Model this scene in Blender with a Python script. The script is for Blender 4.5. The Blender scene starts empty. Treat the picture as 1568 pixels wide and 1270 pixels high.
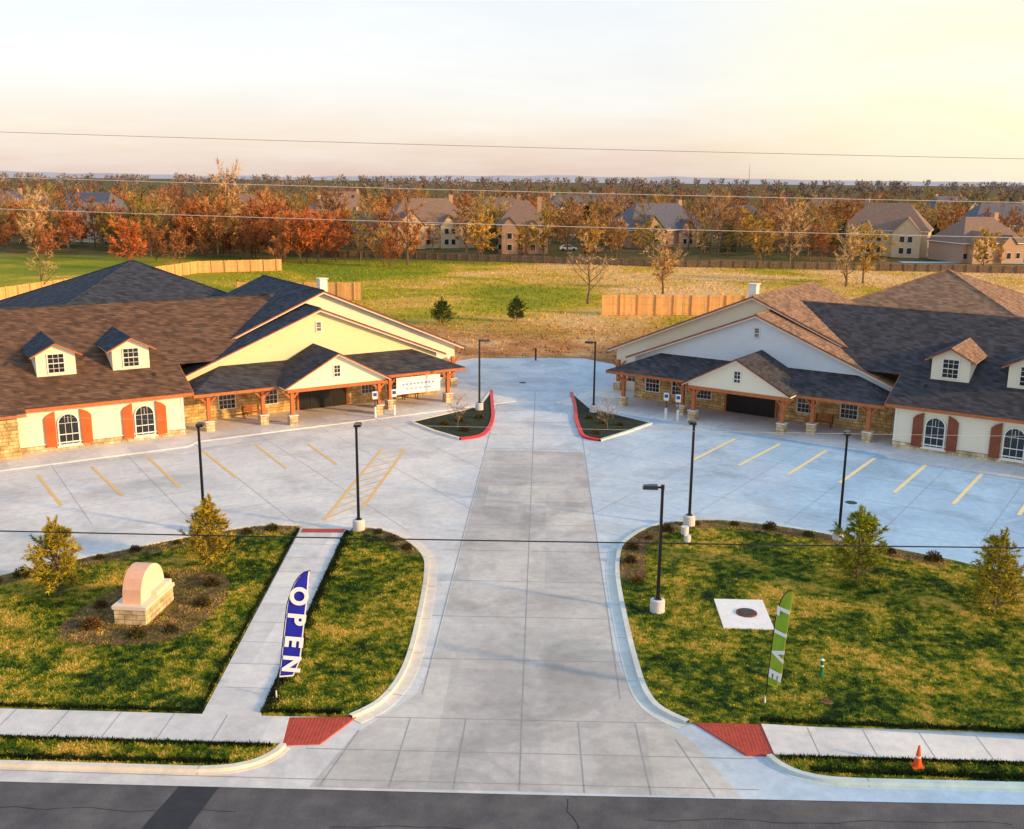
import bpy, math, random
import numpy as np
from mathutils import Vector, Matrix
from mathutils.geometry import tessellate_polygon
random.seed(7); np.random.seed(7)
rnd=random.random
def U(a,b): return a+(b-a)*rnd()
SC=bpy.context.scene
COL=SC.collection
# ------------------------------------------------------------------ materials
def nmat(name):
    m=bpy.data.materials.new(name); m.use_nodes=True
    nt=m.node_tree; return m,nt,nt.nodes['Principled BSDF']
def N(nt,t,**k):
    n=nt.nodes.new(t)
    for a,b in k.items():
        if a in n.inputs: n.inputs[a].default_value=b
        else: setattr(n,a,b)
    return n
def ramp(nt,stops,interp='LINEAR'):
    r=nt.nodes.new('ShaderNodeValToRGB'); r.color_ramp.interpolation=interp
    e=r.color_ramp.elements
    while len(e)<len(stops): e.new(.5)
    for i,(p,c) in enumerate(stops):
        e[i].position=p; e[i].color=(*c,1)
    return r
def mat(name,c1,c2=None,scale=3.,rough=.8,bump=0.,bscale=None,spec=.3,detail=6,c3=None,metal=0):
    m,nt,b=nmat(name); L=nt.links.new
    if c2 is None: c2=tuple(x*.8 for x in c1)
    tc=N(nt,'ShaderNodeTexCoord'); n=N(nt,'ShaderNodeTexNoise',Scale=scale,Detail=detail,Roughness=.65)
    L(tc.outputs['Object'],n.inputs['Vector'])
    st=[(.33,c2),(.66,c1)] if c3 is None else [(.3,c2),(.5,c1),(.7,c3)]
    r=ramp(nt,st); L(n.outputs[0],r.inputs[0]); L(r.outputs[0],b.inputs['Base Color'])
    b.inputs['Roughness'].default_value=rough; b.inputs['Specular IOR Level'].default_value=spec; b.inputs['Metallic'].default_value=metal
    if bump:
        n2=N(nt,'ShaderNodeTexNoise',Scale=bscale or scale*6,Detail=4); L(tc.outputs['Object'],n2.inputs['Vector'])
        bp=N(nt,'ShaderNodeBump',Strength=bump,Distance=.05); L(n2.outputs[0],bp.inputs['Height']); L(bp.outputs[0],b.inputs['Normal'])
    return m
def mix(nt,fac,a,b,blend='MIX'):
    m=nt.nodes.new('ShaderNodeMix'); m.data_type='RGBA'; m.blend_type=blend
    for s,v in ((0,fac),(6,a),(7,b)):
        if hasattr(v,'node'): nt.links.new(v,m.inputs[s])
        elif s==0: m.inputs[0].default_value=v
        else: m.inputs[s].default_value=(*v,1)
    return m.outputs[2]
def concrete(name,a,b,slab=None,stain=.5,right=None):
    m,nt,bs=nmat(name); L=nt.links.new
    tc=N(nt,'ShaderNodeTexCoord')
    n=N(nt,'ShaderNodeTexNoise',Scale=.16,Detail=8,Roughness=.68,Distortion=.4); L(tc.outputs['Object'],n.inputs['Vector'])
    r=ramp(nt,[(.36,a),(.6,b)]); L(n.outputs[0],r.inputs[0]); col=r.outputs[0]
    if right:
        # blue shade to the east and warm light to the west, put into the colour
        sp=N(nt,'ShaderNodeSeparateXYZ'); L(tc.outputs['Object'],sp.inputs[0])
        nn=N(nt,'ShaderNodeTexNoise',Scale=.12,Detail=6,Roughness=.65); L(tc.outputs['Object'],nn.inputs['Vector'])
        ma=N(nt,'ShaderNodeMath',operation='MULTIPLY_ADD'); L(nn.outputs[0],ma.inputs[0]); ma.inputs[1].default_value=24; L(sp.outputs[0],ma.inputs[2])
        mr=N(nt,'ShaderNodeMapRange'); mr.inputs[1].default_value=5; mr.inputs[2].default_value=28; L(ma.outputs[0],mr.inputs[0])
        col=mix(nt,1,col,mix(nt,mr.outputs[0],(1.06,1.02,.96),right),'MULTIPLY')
    n3=N(nt,'ShaderNodeTexNoise',Scale=2.2,Detail=8,Roughness=.7); L(tc.outputs['Object'],n3.inputs['Vector'])
    r3=ramp(nt,[(.3,(.82,.82,.84)),(.7,(1.08,1.07,1.05))]); L(n3.outputs[0],r3.inputs[0]); col=mix(nt,1,col,r3.outputs[0],'MULTIPLY')
    n4=N(nt,'ShaderNodeTexNoise',Scale=.23,Detail=6,Roughness=.6,Distortion=.9); L(tc.outputs['Object'],n4.inputs['Vector'])
    r4=ramp(nt,[(.5,(1,1,1)),(.58,(1-stain*.3,)*3),(.7,(1-stain*.55,)*3)]); L(n4.outputs[0],r4.inputs[0]); col=mix(nt,1,col,r4.outputs[0],'MULTIPLY')
    if slab:
        br=N(nt,'ShaderNodeTexBrick',Scale=1); br.offset=0
        br.inputs['Brick Width'].default_value=slab[0]; br.inputs['Row Height'].default_value=slab[1]; br.inputs['Mortar Size'].default_value=0
        br.inputs['Color1'].default_value=(.86,.86,.87,1); br.inputs['Color2'].default_value=(1.06,1.05,1.02,1)
        L(tc.outputs['Object'],br.inputs['Vector']); col=mix(nt,1,col,br.outputs[0],'MULTIPLY')
    L(col,bs.inputs['Base Color']); bs.inputs['Roughness'].default_value=.75; bs.inputs['Specular IOR Level'].default_value=.35
    nb=N(nt,'ShaderNodeTexNoise',Scale=9,Detail=5); L(tc.outputs['Object'],nb.inputs['Vector'])
    bp=N(nt,'ShaderNodeBump',Strength=.15,Distance=.03); L(nb.outputs[0],bp.inputs['Height']); L(bp.outputs[0],bs.inputs['Normal'])
    return m
M={}
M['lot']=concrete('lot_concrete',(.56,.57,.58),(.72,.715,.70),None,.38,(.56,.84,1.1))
M['drive']=concrete('drive_concrete',(.47,.445,.41),(.63,.60,.55),(3.45,3.9),.5)
M['walk']=concrete('walk_concrete',(.66,.64,.61),(.78,.75,.7),(1.83,1.83),.2)
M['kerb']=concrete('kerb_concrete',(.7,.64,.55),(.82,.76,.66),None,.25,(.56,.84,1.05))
M['asphalt']=mat('asphalt',(.105,.098,.1),(.07,.067,.073),.8,.9,.3,20,c3=(.15,.138,.13),detail=9)
M['patch']=mat('asphalt_patch',(.04,.04,.046),(.028,.028,.034),2,.8)
M['joint']=mat('joint',(.28,.27,.26),(.38,.36,.34),1)
M['yellow']=mat('yellow_paint',(.88,.48,.08),(.76,.5,.2),2)
M['palepaint']=mat('pale_yellow_paint',(.9,.72,.3),(.72,.64,.42),1.5)
M['redpad']=mat('red_tactile_paving',(.5,.08,.045),(.36,.055,.04),4,bump=.4,bscale=30)
M['redpaint']=mat('red_kerb_paint',(.75,.03,.03),(.58,.03,.03),3,.5)
M['mulch']=mat('mulch',(.18,.08,.035),(.05,.03,.02),5,.95,.8,14,c3=(.32,.19,.1))
M['darkbed']=mat('dark_bed',(.02,.03,.012),(.008,.012,.008),2,.95,.8,14,c3=(.04,.05,.015))
def grassmat(name,cols,s1=.25,s2=3.,w=.5):
    m,nt,b=nmat(name); L=nt.links.new; tc=N(nt,'ShaderNodeTexCoord')
    n=N(nt,'ShaderNodeTexNoise',Scale=s1,Detail=6,Roughness=.7,Distortion=.5); L(tc.outputs['Object'],n.inputs['Vector'])
    n2=N(nt,'ShaderNodeTexNoise',Scale=s2,Detail=6,Roughness=.75); L(tc.outputs['Object'],n2.inputs['Vector'])
    mx=N(nt,'ShaderNodeMath',operation='MULTIPLY_ADD'); L(n2.outputs[0],mx.inputs[0]); mx.inputs[1].default_value=w
    m3=N(nt,'ShaderNodeMath',operation='MULTIPLY'); L(n.outputs[0],m3.inputs[0]); m3.inputs[1].default_value=1-w; L(m3.outputs[0],mx.inputs[2])
    r=ramp(nt,cols); L(mx.outputs[0],r.inputs[0]); L(r.outputs[0],b.inputs['Base Color']); b.inputs['Roughness'].default_value=.9; b.inputs['Specular IOR Level'].default_value=.15
    return m
M['grass']=grassmat('lawn_grass',[(.41,(.008,.022,.004)),(.465,(.04,.08,.005)),(.515,(.17,.18,.008)),(.58,(.5,.31,.05))],.3,2.4)
M['blade']=grassmat('lawn_blades',[(.41,(.012,.04,.005)),(.465,(.075,.13,.006)),(.515,(.3,.29,.012)),(.58,(.66,.42,.08))],.3,2.4)
M['edgeblade']=grassmat('dark_edge_grass',[(.4,(.005,.012,.004)),(.52,(.014,.028,.006)),(.6,(.04,.05,.01))],.5,2.2)  # darker, taller blades along the paving edges
def stonemat(name,c1,c2,mortar):
    m,nt,b=nmat(name); L=nt.links.new; tc=N(nt,'ShaderNodeTexCoord'); sp=N(nt,'ShaderNodeSeparateXYZ'); L(tc.outputs['Object'],sp.inputs[0])
    ad=N(nt,'ShaderNodeMath',operation='ADD'); L(sp.outputs[0],ad.inputs[0]); L(sp.outputs[1],ad.inputs[1])
    cb=N(nt,'ShaderNodeCombineXYZ'); L(ad.outputs[0],cb.inputs[0]); L(sp.outputs[2],cb.inputs[1])
    br=N(nt,'ShaderNodeTexBrick',Scale=1); br.offset=.37; br.squash=.7; br.squash_frequency=3
    for k,v in (('Brick Width',.55),('Row Height',.24),('Mortar Size',.02),('Mortar Smooth',.3),('Bias',0)): br.inputs[k].default_value=v
    br.inputs['Color1'].default_value=(*c1,1); br.inputs['Color2'].default_value=(*c2,1); br.inputs['Mortar'].default_value=(*mortar,1)
    L(cb.outputs[0],br.inputs['Vector'])
    n=N(nt,'ShaderNodeTexNoise',Scale=1.7,Detail=5); L(cb.outputs[0],n.inputs['Vector']); r=ramp(nt,[(.35,(.62,.55,.45)),(.65,(1.25,1.2,1.1))]); L(n.outputs[0],r.inputs[0])
    c=mix(nt,1,br.outputs[0],r.outputs[0],'MULTIPLY'); L(c,b.inputs['Base Color']); b.inputs['Roughness'].default_value=.9
    bp=N(nt,'ShaderNodeBump',Strength=.6,Distance=.05); L(br.outputs[1],bp.inputs['Height']); bp.invert=True; L(bp.outputs[0],b.inputs['Normal'])
    return m
M['stone']=stonemat('limestone_wall',(.76,.56,.26),(.52,.36,.16),(.28,.2,.12))
M['stonebright']=stonemat('limestone_base',(.74,.6,.38),(.56,.44,.26),(.34,.27,.17))
def zband(name,c1,c2,period,dark,w=.12,rough=.7,var=None):
    m,nt,b=nmat(name); L=nt.links.new; tc=N(nt,'ShaderNodeTexCoord'); sp=N(nt,'ShaderNodeSeparateXYZ'); L(tc.outputs['Object'],sp.inputs[0])
    d=N(nt,'ShaderNodeMath',operation='DIVIDE'); L(sp.outputs[2],d.inputs[0]); d.inputs[1].default_value=period
    f=N(nt,'ShaderNodeMath',operation='FRACT'); L(d.outputs[0],f.inputs[0])
    g=ramp(nt,[(0,(dark,)*3),(w,(1,1,1))]); L(f.outputs[0],g.inputs[0])
    n=N(nt,'ShaderNodeTexNoise',Scale=1.5,Detail=6,Roughness=.7); L(tc.outputs['Object'],n.inputs['Vector'])
    r=ramp(nt,[(.35,c2),(.65,c1)]); L(n.outputs[0],r.inputs[0]); c=mix(nt,1,r.outputs[0],g.outputs[0],'MULTIPLY')
    if var:
        cb=N(nt,'ShaderNodeCombineXYZ'); L(sp.outputs[0],cb.inputs[0])
        ad=N(nt,'ShaderNodeMath',operation='ADD'); L(sp.outputs[0],ad.inputs[0]); L(sp.outputs[1],ad.inputs[1]); L(ad.outputs[0],cb.inputs[0]); L(sp.outputs[2],cb.inputs[1])
        br=N(nt,'ShaderNodeTexBrick',Scale=1); br.inputs['Brick Width'].default_value=.42; br.inputs['Row Height'].default_value=period; br.inputs['Mortar Size'].default_value=0
        br.inputs['Color1'].default_value=(1-var,)*3+(1,); br.inputs['Color2'].default_value=(1+var,)*3+(1,); L(cb.outputs[0],br.inputs['Vector']); c=mix(nt,1,c,br.outputs[0],'MULTIPLY')
    L(c,b.inputs['Base Color']); b.inputs['Roughness'].default_value=rough; b.inputs['Specular IOR Level'].default_value=.25
    return m
M['shlitbrown']=zband('sunlit_brown_shingles',(.17,.088,.048),(.1,.058,.038),.11,.55,.25,.95,.38)  # left wing slopes: warm sunlight put into the shingle colour
M['shshadeblue']=zband('shaded_blue_shingles',(.055,.06,.072),(.036,.04,.052),.11,.55,.25,.95,.38)  # left main and rear slopes: blue shade put into the shingle colour
M['shlittan']=zband('sunlit_tan_shingles',(.33,.185,.105),(.22,.13,.08),.11,.6,.25,.95,.3)  # right main and rear slopes: sunlit tone put into the shingle colour
M['shshadedark']=zband('shaded_dark_shingles',(.07,.062,.064),(.045,.042,.047),.11,.55,.25,.95,.38)  # right wing and both porches: shade put into the shingle colour
M['siding']=zband('sunlit_lap_siding',(.84,.71,.42),(.8,.68,.4),.2,.72,.1,.6)  # yellow sunlight of the left gable put into the siding colour
M['sidingshade']=zband('shaded_lap_siding',(.72,.76,.78),(.68,.72,.75),.2,.76,.1,.6)  # same siding on the right gable, its blue shade put into the colour
M['siding2']=zband('cream_lap_siding',(.86,.77,.58),(.82,.74,.55),.2,.8,.1,.6)
M['trim']=mat('white_trim',(.82,.78,.7),(.77,.73,.65),3,.5)
M['wood']=mat('stained_wood',(.54,.17,.05),(.4,.115,.035),4,.6)
M['shutter']=zband('shutter_wood',(.66,.14,.025),(.54,.1,.025),.09,.5,.3,.6)
M['shutterdark']=zband('dark_shutter_wood',(.3,.085,.035),(.22,.06,.03),.09,.5,.3,.6)
M['door']=mat('dark_door',(.02,.015,.012),(.012,.01,.01),3,.4)
M['black']=mat('black_metal',(.012,.012,.014),(.008,.008,.009),3,.4,spec=.5)
M['wiremetal']=mat('wire_metal',(.3,.29,.28),(.25,.25,.25),3,.5)
M['wirebright']=mat('bright_aluminium_wire',(.6,.58,.55),(.5,.49,.47),3,.5)
M['fence']=zband('cedar_fence',(.8,.44,.16),(.66,.36,.14),5,1,.1,.6,.15)
M['fenceold']=mat('weathered_fence',(.26,.17,.1),(.15,.1,.065),2,.9)
m,nt,b=nmat('window_glass'); b.inputs['Base Color'].default_value=(.02,.025,.03,1); b.inputs['Roughness'].default_value=.06; b.inputs['Specular IOR Level'].default_value=.5; M['glass']=m
M['bark']=mat('bark',(.2,.13,.08),(.1,.07,.045),6,.9)
def leafmat(name,stops,ns=.35):
    m,nt,b=nmat(name); L=nt.links.new; oi=N(nt,'ShaderNodeObjectInfo'); tc=N(nt,'ShaderNodeTexCoord')
    r=ramp(nt,stops); L(oi.outputs['Random'],r.inputs[0])
    n=N(nt,'ShaderNodeTexNoise',Scale=ns,Detail=6,Roughness=.75); L(tc.outputs['Object'],n.inputs['Vector'])
    r2=ramp(nt,[(.35,(.4,.38,.38)),(.65,(1.55,1.5,1.35))]); L(n.outputs[0],r2.inputs[0])
    L(mix(nt,1,r.outputs[0],r2.outputs[0],'MULTIPLY'),b.inputs['Base Color']); b.inputs['Roughness'].default_value=.9; b.inputs['Specular IOR Level'].default_value=.1
    return m
M['twigs']=leafmat('twig_foliage',[(0,(.46,.16,.06)),(.14,(.3,.18,.09)),(.3,(.56,.29,.09)),(.44,(.19,.19,.05)),(.58,(.56,.37,.15)),(.72,(.34,.2,.11)),(.86,(.5,.21,.07)),(1,(.22,.11,.06))])
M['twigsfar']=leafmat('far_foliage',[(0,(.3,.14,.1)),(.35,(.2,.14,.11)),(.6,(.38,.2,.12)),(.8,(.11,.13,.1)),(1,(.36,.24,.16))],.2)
M['twigshaze']=leafmat('hazy_foliage',[(0,(.34,.26,.24)),(.5,(.26,.25,.25)),(1,(.4,.3,.25))],.2)  # distance haze put into the foliage colours
M['golden']=leafmat('golden_foliage',[(0,(.62,.38,.07)),(.5,(.62,.36,.1)),(1,(.38,.37,.06))])
M['paletwig']=leafmat('pale_twigs',[(0,(.7,.44,.22)),(1,(.62,.42,.22))])
M['rusty']=leafmat('rusty_foliage',[(0,(.62,.19,.06)),(.35,(.38,.16,.07)),(.7,(.6,.27,.09)),(1,(.44,.15,.06))])
M['conifer']=leafmat('conifer_needles',[(0,(.025,.045,.018)),(1,(.04,.06,.025))])
M['needles']=leafmat('young_pine_needles',[(0,(.42,.38,.035)),(.5,(.3,.33,.03)),(1,(.46,.34,.035))],1.6)
M['needlesgreen']=leafmat('pine_needles_green',[(0,(.08,.13,.03)),(1,(.09,.13,.03))],1.6)
M['shrub']=leafmat('shrub_leaves',[(0,(.08,.045,.02)),(.5,(.07,.07,.018)),(1,(.16,.075,.02))],2)
# ------------------------------------------------------------------ mesh helpers
def empty(name,loc=(0,0,0),rot=0):
    e=bpy.data.objects.new(name,None); e.location=loc; e.rotation_euler=(0,0,rot); e.empty_display_size=.1; COL.objects.link(e); return e
class Part:
    def __init__(s): s.v=[]; s.f=[]; s.m=[]; s.mats=[]
    def mi(s,k):
        if k not in s.mats: s.mats.append(k)
        return s.mats.index(k)
    def poly(s,pts,k):
        i=len(s.v); s.v+= [tuple(p) for p in pts]; s.f.append(list(range(i,i+len(pts)))); s.m.append(s.mi(k))
    def tess(s,pts,k,z=None):
        P=[Vector(p) for p in pts]
        for t in tessellate_polygon([P]): s.poly([P[a] for a in t],k)
    def hexa(s,b,t,k):
        n=len(b); s.poly(b[::-1],k); s.poly(t,k)
        for i in range(n): j=(i+1)%n; s.poly([b[i],b[j],t[j],t[i]],k)
    def box(s,x0,x1,y0,y1,z0,z1,k):
        s.hexa([(x0,y0,z0),(x1,y0,z0),(x1,y1,z0),(x0,y1,z0)],[(x0,y0,z1),(x1,y0,z1),(x1,y1,z1),(x0,y1,z1)],k)
    def cyl(s,p,q,r0,r1,k,n=8,cap=True):
        p=Vector(p);q=Vector(q);d=(q-p).normalized(); a=d.orthogonal().normalized(); c=d.cross(a)
        A=[p+(a*math.cos(t)+c*math.sin(t))*r0 for t in [2*math.pi*i/n for i in range(n)]]
        B=[q+(a*math.cos(t)+c*math.sin(t))*r1 for t in [2*math.pi*i/n for i in range(n)]]
        for i in range(n): j=(i+1)%n; s.poly([A[i],A[j],B[j],B[i]],k)
        if cap: s.poly(A[::-1],k); s.poly(B,k)
    def obj(s,name,parent=None,flip=False,smooth=False):
        me=bpy.data.meshes.new(name)
        v=[(-x,y,z) for x,y,z in s.v] if flip else s.v
        f=[q[::-1] for q in s.f] if flip else s.f
        me.from_pydata(v,[],f)
        for k in s.mats: me.materials.append(M[k])
        me.polygons.foreach_set('material_index',s.m)
        if smooth: me.polygons.foreach_set('use_smooth',[True]*len(s.f))
        me.update(); o=bpy.data.objects.new(name,me); COL.objects.link(o)
        if parent: o.parent=parent
        return o
def catmull(P,n=6,closed=False):
    out=[]; L=len(P)
    rng=range(L) if closed else range(L-1)
    g=(lambda i:P[i%L]) if closed else (lambda i:P[max(0,min(L-1,i))])
    for i in rng:
        a,b,c,d=g(i-1),g(i),g(i+1),g(i+2)
        for k in range(n):
            t=k/n
            out.append(tuple(.5*((2*b[j])+(-a[j]+c[j])*t+(2*a[j]-5*b[j]+4*c[j]-d[j])*t*t+(-a[j]+3*b[j]-3*c[j]+d[j])*t**3) for j in (0,1)))
    if not closed: out.append(tuple(P[-1]))
    return out
def offset(P,o):
    out=[]
    for i,p in enumerate(P):
        a=Vector(P[max(0,i-1)]);c=Vector(P[min(len(P)-1,i+1)]); d=(c-a)
        if d.length<1e-6: d=Vector((1,0))
        d.normalize(); n=Vector((-d.y,d.x)); out.append((p[0]+n.x*o,p[1]+n.y*o))
    return out
def band(P,o0,o1,z0,z1,k,part):
    A=offset(P,o0);B=offset(P,o1)
    for i in range(len(P)-1):
        a,b,c,d=A[i],A[i+1],B[i+1],B[i]
        part.poly([(*a,z1),(*b,z1),(*c,z1),(*d,z1)],k)
        if z1-z0>.01:
            part.poly([(*a,z0),(*b,z0),(*b,z1),(*a,z1)],k); part.poly([(*d,z0),(*c,z0),(*c,z1),(*d,z1)],k)
def line(part,a,b,w,z,k):
    band([a,b],-w/2,w/2,z,z,k,part)
def slab(name,P,z0,z1,k):
    p=Part(); p.tess([(x,y,z1) for x,y in P],k)
    n=len(P)
    for i in range(n): j=(i+1)%n; p.poly([(*P[i],z0),(*P[j],z0),(*P[j],z1),(*P[i],z1)],k)
    return p.obj(name)
# ------------------------------------------------------------------ ground
m,nt,b=nmat('ground_field'); L=nt.links.new
tc=N(nt,'ShaderNodeTexCoord'); sp=N(nt,'ShaderNodeSeparateXYZ'); L(tc.outputs['Object'],sp.inputs[0])
n1=N(nt,'ShaderNodeTexNoise',Scale=.035,Detail=8,Roughness=.65,Distortion=.6); L(tc.outputs['Object'],n1.inputs['Vector'])
mr=N(nt,'ShaderNodeMapRange'); mr.inputs[1].default_value=-40; mr.inputs[2].default_value=30; mr.inputs[3].default_value=-.1; mr.inputs[4].default_value=.12; L(sp.outputs[0],mr.inputs[0])
ad=N(nt,'ShaderNodeMath',operation='ADD'); L(n1.outputs[0],ad.inputs[0]); L(mr.outputs[0],ad.inputs[1])
r=ramp(nt,[(.34,(.2,.23,.01)),(.47,(.38,.31,.015)),(.54,(.6,.36,.07)),(.66,(.76,.47,.2))]); L(ad.outputs[0],r.inputs[0])
md=N(nt,'ShaderNodeMapRange'); md.inputs[1].default_value=112; md.inputs[2].default_value=136; md.inputs[3].default_value=1; md.inputs[4].default_value=0; L(sp.outputs[1],md.inputs[0])
n2=N(nt,'ShaderNodeTexNoise',Scale=.12,Detail=7,Roughness=.7); L(tc.outputs['Object'],n2.inputs['Vector'])
rd=ramp(nt,[(.3,(.24,.1,.04)),(.5,(.46,.21,.08)),(.65,(.68,.41,.2))]); L(n2.outputs[0],rd.inputs[0])
c=mix(nt,md.outputs[0],r.outputs[0],rd.outputs[0])
mf=N(nt,'ShaderNodeMapRange'); mf.inputs[1].default_value=216; mf.inputs[2].default_value=236; L(sp.outputs[1],mf.inputs[0])
rf=ramp(nt,[(.4,(.06,.07,.012)),(.52,(.14,.1,.03)),(.7,(.26,.15,.07))]); L(n2.outputs[0],rf.inputs[0])
c=mix(nt,mf.outputs[0],c,rf.outputs[0])
n5=N(nt,'ShaderNodeTexNoise',Scale=1.1,Detail=8,Roughness=.8); L(tc.outputs['Object'],n5.inputs['Vector']); r5=ramp(nt,[(.35,(.6,.62,.6)),(.65,(1.3,1.28,1.2))]); L(n5.outputs[0],r5.inputs[0])
c=mix(nt,1,c,r5.outputs[0],'MULTIPLY'); L(c,b.inputs['Base Color']); b.inputs['Roughness'].default_value=.95; b.inputs['Specular IOR Level'].default_value=.1
M['field']=m
p=Part(); p.poly([(-6000,-400,-.03),(6000,-400,-.03),(6000,9000,-.03),(-6000,9000,-.03)],'field'); p.obj('ground')
M['hazehill']=mat('distant_ridge',(.42,.43,.48),(.36,.37,.43),.004,.95)  # blue-grey distance haze put into the ridge colour
p=Part(); random.seed(3); xs=[-3500+i*100 for i in range(71)]; hs=[U(16,24)+6*math.sin(i*.21) for i in range(71)]
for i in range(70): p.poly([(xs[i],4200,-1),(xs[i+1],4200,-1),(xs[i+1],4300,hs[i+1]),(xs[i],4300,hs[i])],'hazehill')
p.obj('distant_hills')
# street
p=Part(); p.poly([(-300,15,-.012),(300,15,-.012),(300,28,-.012),(-300,28,-.012)],'asphalt')
p.tess([(x,y,-.007) for x,y in [(-10.9,27.2),(-9.7,27.2),(-9.9,25.6),(-10.2,22),(-11.6,22),(-11.2,25.4)]],'patch'); p.obj('street')
p=Part(); random.seed(12)
def crack(x,y,dx,dy,n):
    for i in range(n):
        nx,ny=x+dx*U(.5,1.2)+U(-.1,.1),y+dy*U(.5,1.2)+U(-.08,.08); line(p,(x,y),(nx,ny),U(.015,.035),-.006,'patch'); x,y=nx,ny
crack(-18,25.9,.5,0,24); crack(0.8,27.0,.05,-.3,12); crack(3,26.1,.5,.01,26); crack(-6,25.3,.4,0,14)
p.obj('road_cracks')
lot=[(-120,27.0),(-16,27.0),(0,27.15),(15,27.4),(120,28.0),(120,45),(60,47),(24,80),(3.6,103.3),(-7.7,102.3),(-26,80),(-60,47),(-120,45)]
p=Part(); p.tess([(x,y,0) for x,y in lot],'lot'); p.obj('parking_lot')
p=Part()
p.tess([(x,y,.004) for x,y in [(-7.0,27.2),(-6.2,30.2),(-4.5,33),(-4.2,35.8),(-4.15,50),(-4.1,66.5),(2.45,66.5),(2.6,50),(2.8,36),(3.3,33),(5,30.2),(6,27.35),(0,27.3)]],'drive'); p.obj('entrance_drive')
# joints
p=Part()
for x0,x1 in ((-6.7,-6.1),(-4.6,-4.5),(-2.65,-2.6),(-.65,-.7),(1.3,1.22),(3.3,3.15),(5.2,4.4)): line(p,(x0,27.3),(x1,31.4 if abs(x0)<5 else 30.5),.035,.009,'joint')
line(p,(-7.6,29.3),(6.8,29.45),.035,.0095,'joint'); line(p,(-7,31.35),(5.3,31.5),.035,.0095,'joint')
for a,b_ in (((-4.3,33),(-4.1,85)),((-.7,31.5),(-1.1,86)),((2.75,33),(2.4,85))): line(p,a,b_,.035,.009,'joint')
y=35.8
while y<102:
    line(p,(-5 if y<50 else -4.1,y),(3.6 if y<50 else 2.4,y+.1),.035,.0098,'joint'); y+=3.9
line(p,(-20,27.6),(-7.6,27.6),.03,.009,'joint'); line(p,(-7.6,27.6),(6.6,27.75),.03,.009,'joint')
p.obj('pavement_joints')
p=Part()
def grid(org,ang,xlim,side):
    d=Vector((math.cos(ang),math.sin(ang))); n=Vector((-d.y,d.x)); o=Vector(org)
    for k in range(-9,10):
        for (dd,nn) in ((d,n),(n,d)):
            a=o+nn*(k*4.6)-dd*60; b_=o+nn*(k*4.6)+dd*60
            t0,t1=0.,1.
            for (val,de,lo,hi) in ((a.x,(b_-a).x,*( (-58,-4.15) if side<0 else (2.5,56))),(a.y,(b_-a).y,50,84)):
                if abs(de)<1e-6: continue
                ta,tb=sorted(((lo-val)/de,(hi-val)/de)); t0=max(t0,ta); t1=min(t1,tb)
            if t1>t0: 
                q0=a+(b_-a)*t0; q1=a+(b_-a)*t1; line(p,tuple(q0),tuple(q1),.025,.005 if dd is d else .006,'joint')
grid((-8.2,76),math.radians(34.5),0,-1); grid((6,76),math.radians(-32.5),0,1)
p.obj('parking_lot_joints')
# stripes
p=Part()
SL=[((-31.1,58.7),(-26.9,53.0)),((-28.7,60.8),(-24.3,55.0)),((-26.1,63.3),(-21.6,56.8)),((-23.1,65.1),(-18.9,59.0)),((-20.1,67.0),(-16.4,61.2)),((-16.5,67.3),(-13.4,62.3))]
for a,b_ in SL: line(p,a,b_,.17,.01,'yellow')
HA,HB,HC,HD=(-11.2,66.3),(-11.9,51.5),(-9.6,66.4),(-10.2,53.5)
line(p,HA,HB,.16,.0105,'yellow'); line(p,HC,HD,.16,.0105,'yellow')
for i in range(9):
    t=i/9; a=(HA[0]+(HB[0]-HA[0])*(t+.09),HA[1]+(HB[1]-HA[1])*(t+.09)); c_=(HC[0]+(HD[0]-HC[0])*t,HC[1]+(HD[1]-HC[1])*t); line(p,a,c_,.12,.01,'yellow')
SR=[((13.4,70.9),(9.6,65.0)),((16.3,69.7),(12.4,63.9)),((19.1,68.1),(15.1,62.0)),((21.8,66.3),(17.9,60.4)),((24.7,64.9),(20.6,58.6)),((27.5,63.0),(23.3,56.6)),((30.4,61.2),(26.2,54.8)),((33.2,59.4),(29,53))]
for a,b_ in SR: line(p,a,b_,.24,.01,'palepaint')
p.obj('parking_stripes')
M['iron']=mat('iron_grate',(.05,.05,.05),(.03,.03,.03),5,.6)
for (x,y) in ((-2.3,90.0),(17.5,56.5)):
    p=Part(); p.cyl((x,y,.002),(x,y,.013),.33,.33,'iron',20); p.obj('drain_cover')
# islands -----------------------------------------------------------
L1e=catmull([(-12.9,50.2),(-14.9,50.1),(-17.7,48.5),(-20.7,46.1),(-23.1,44.2),(-27,41),(-35,36.5),(-60,33),(-110,32.6)],6)
L1=L1e+[(-110,31.15),(-11.62,31.2)]
L2e=catmull([(-10.1,50.15),(-9.0,50.1),(-7.5,49.0),(-6.1,46.7),(-5.6,44.2),(-5.3,38.6),(-5.3,34.8),(-5.75,32.5),(-6.6,31.3)],7)
L2=L2e+[(-9.55,31.25)]
Re=catmull([(5.0,31.55),(3.95,32.9),(3.6,36.2),(3.45,43.2),(3.65,46.9),(4.2,49.2),(5.8,51.5),(8.2,52.5),(10.4,52.4),(13.9,51.1),(17,49.0),(19.6,47.4),(22.4,45.3),(30,40.5),(60,35),(110,34)],7)
R1=Re+[(110,31),(7.4,31.55)]
LSe=[(-110,27.95),(-30,27.95),(-10.6,27.95)]+catmull([(-10.6,27.95),(-9.7,28.1),(-9.0,28.45),(-8.6,28.95),(-8.45,29.4)],4)[1:]; LS=LSe+[(-110,29.4)]
RSe=catmull([(7.35,29.58),(7.6,29.1),(8.1,28.65),(8.9,28.4),(10,28.35)],4)+[(40,28.6),(110,29)]; RS=RSe+[(110,29.6),(30,29.45)]
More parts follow.
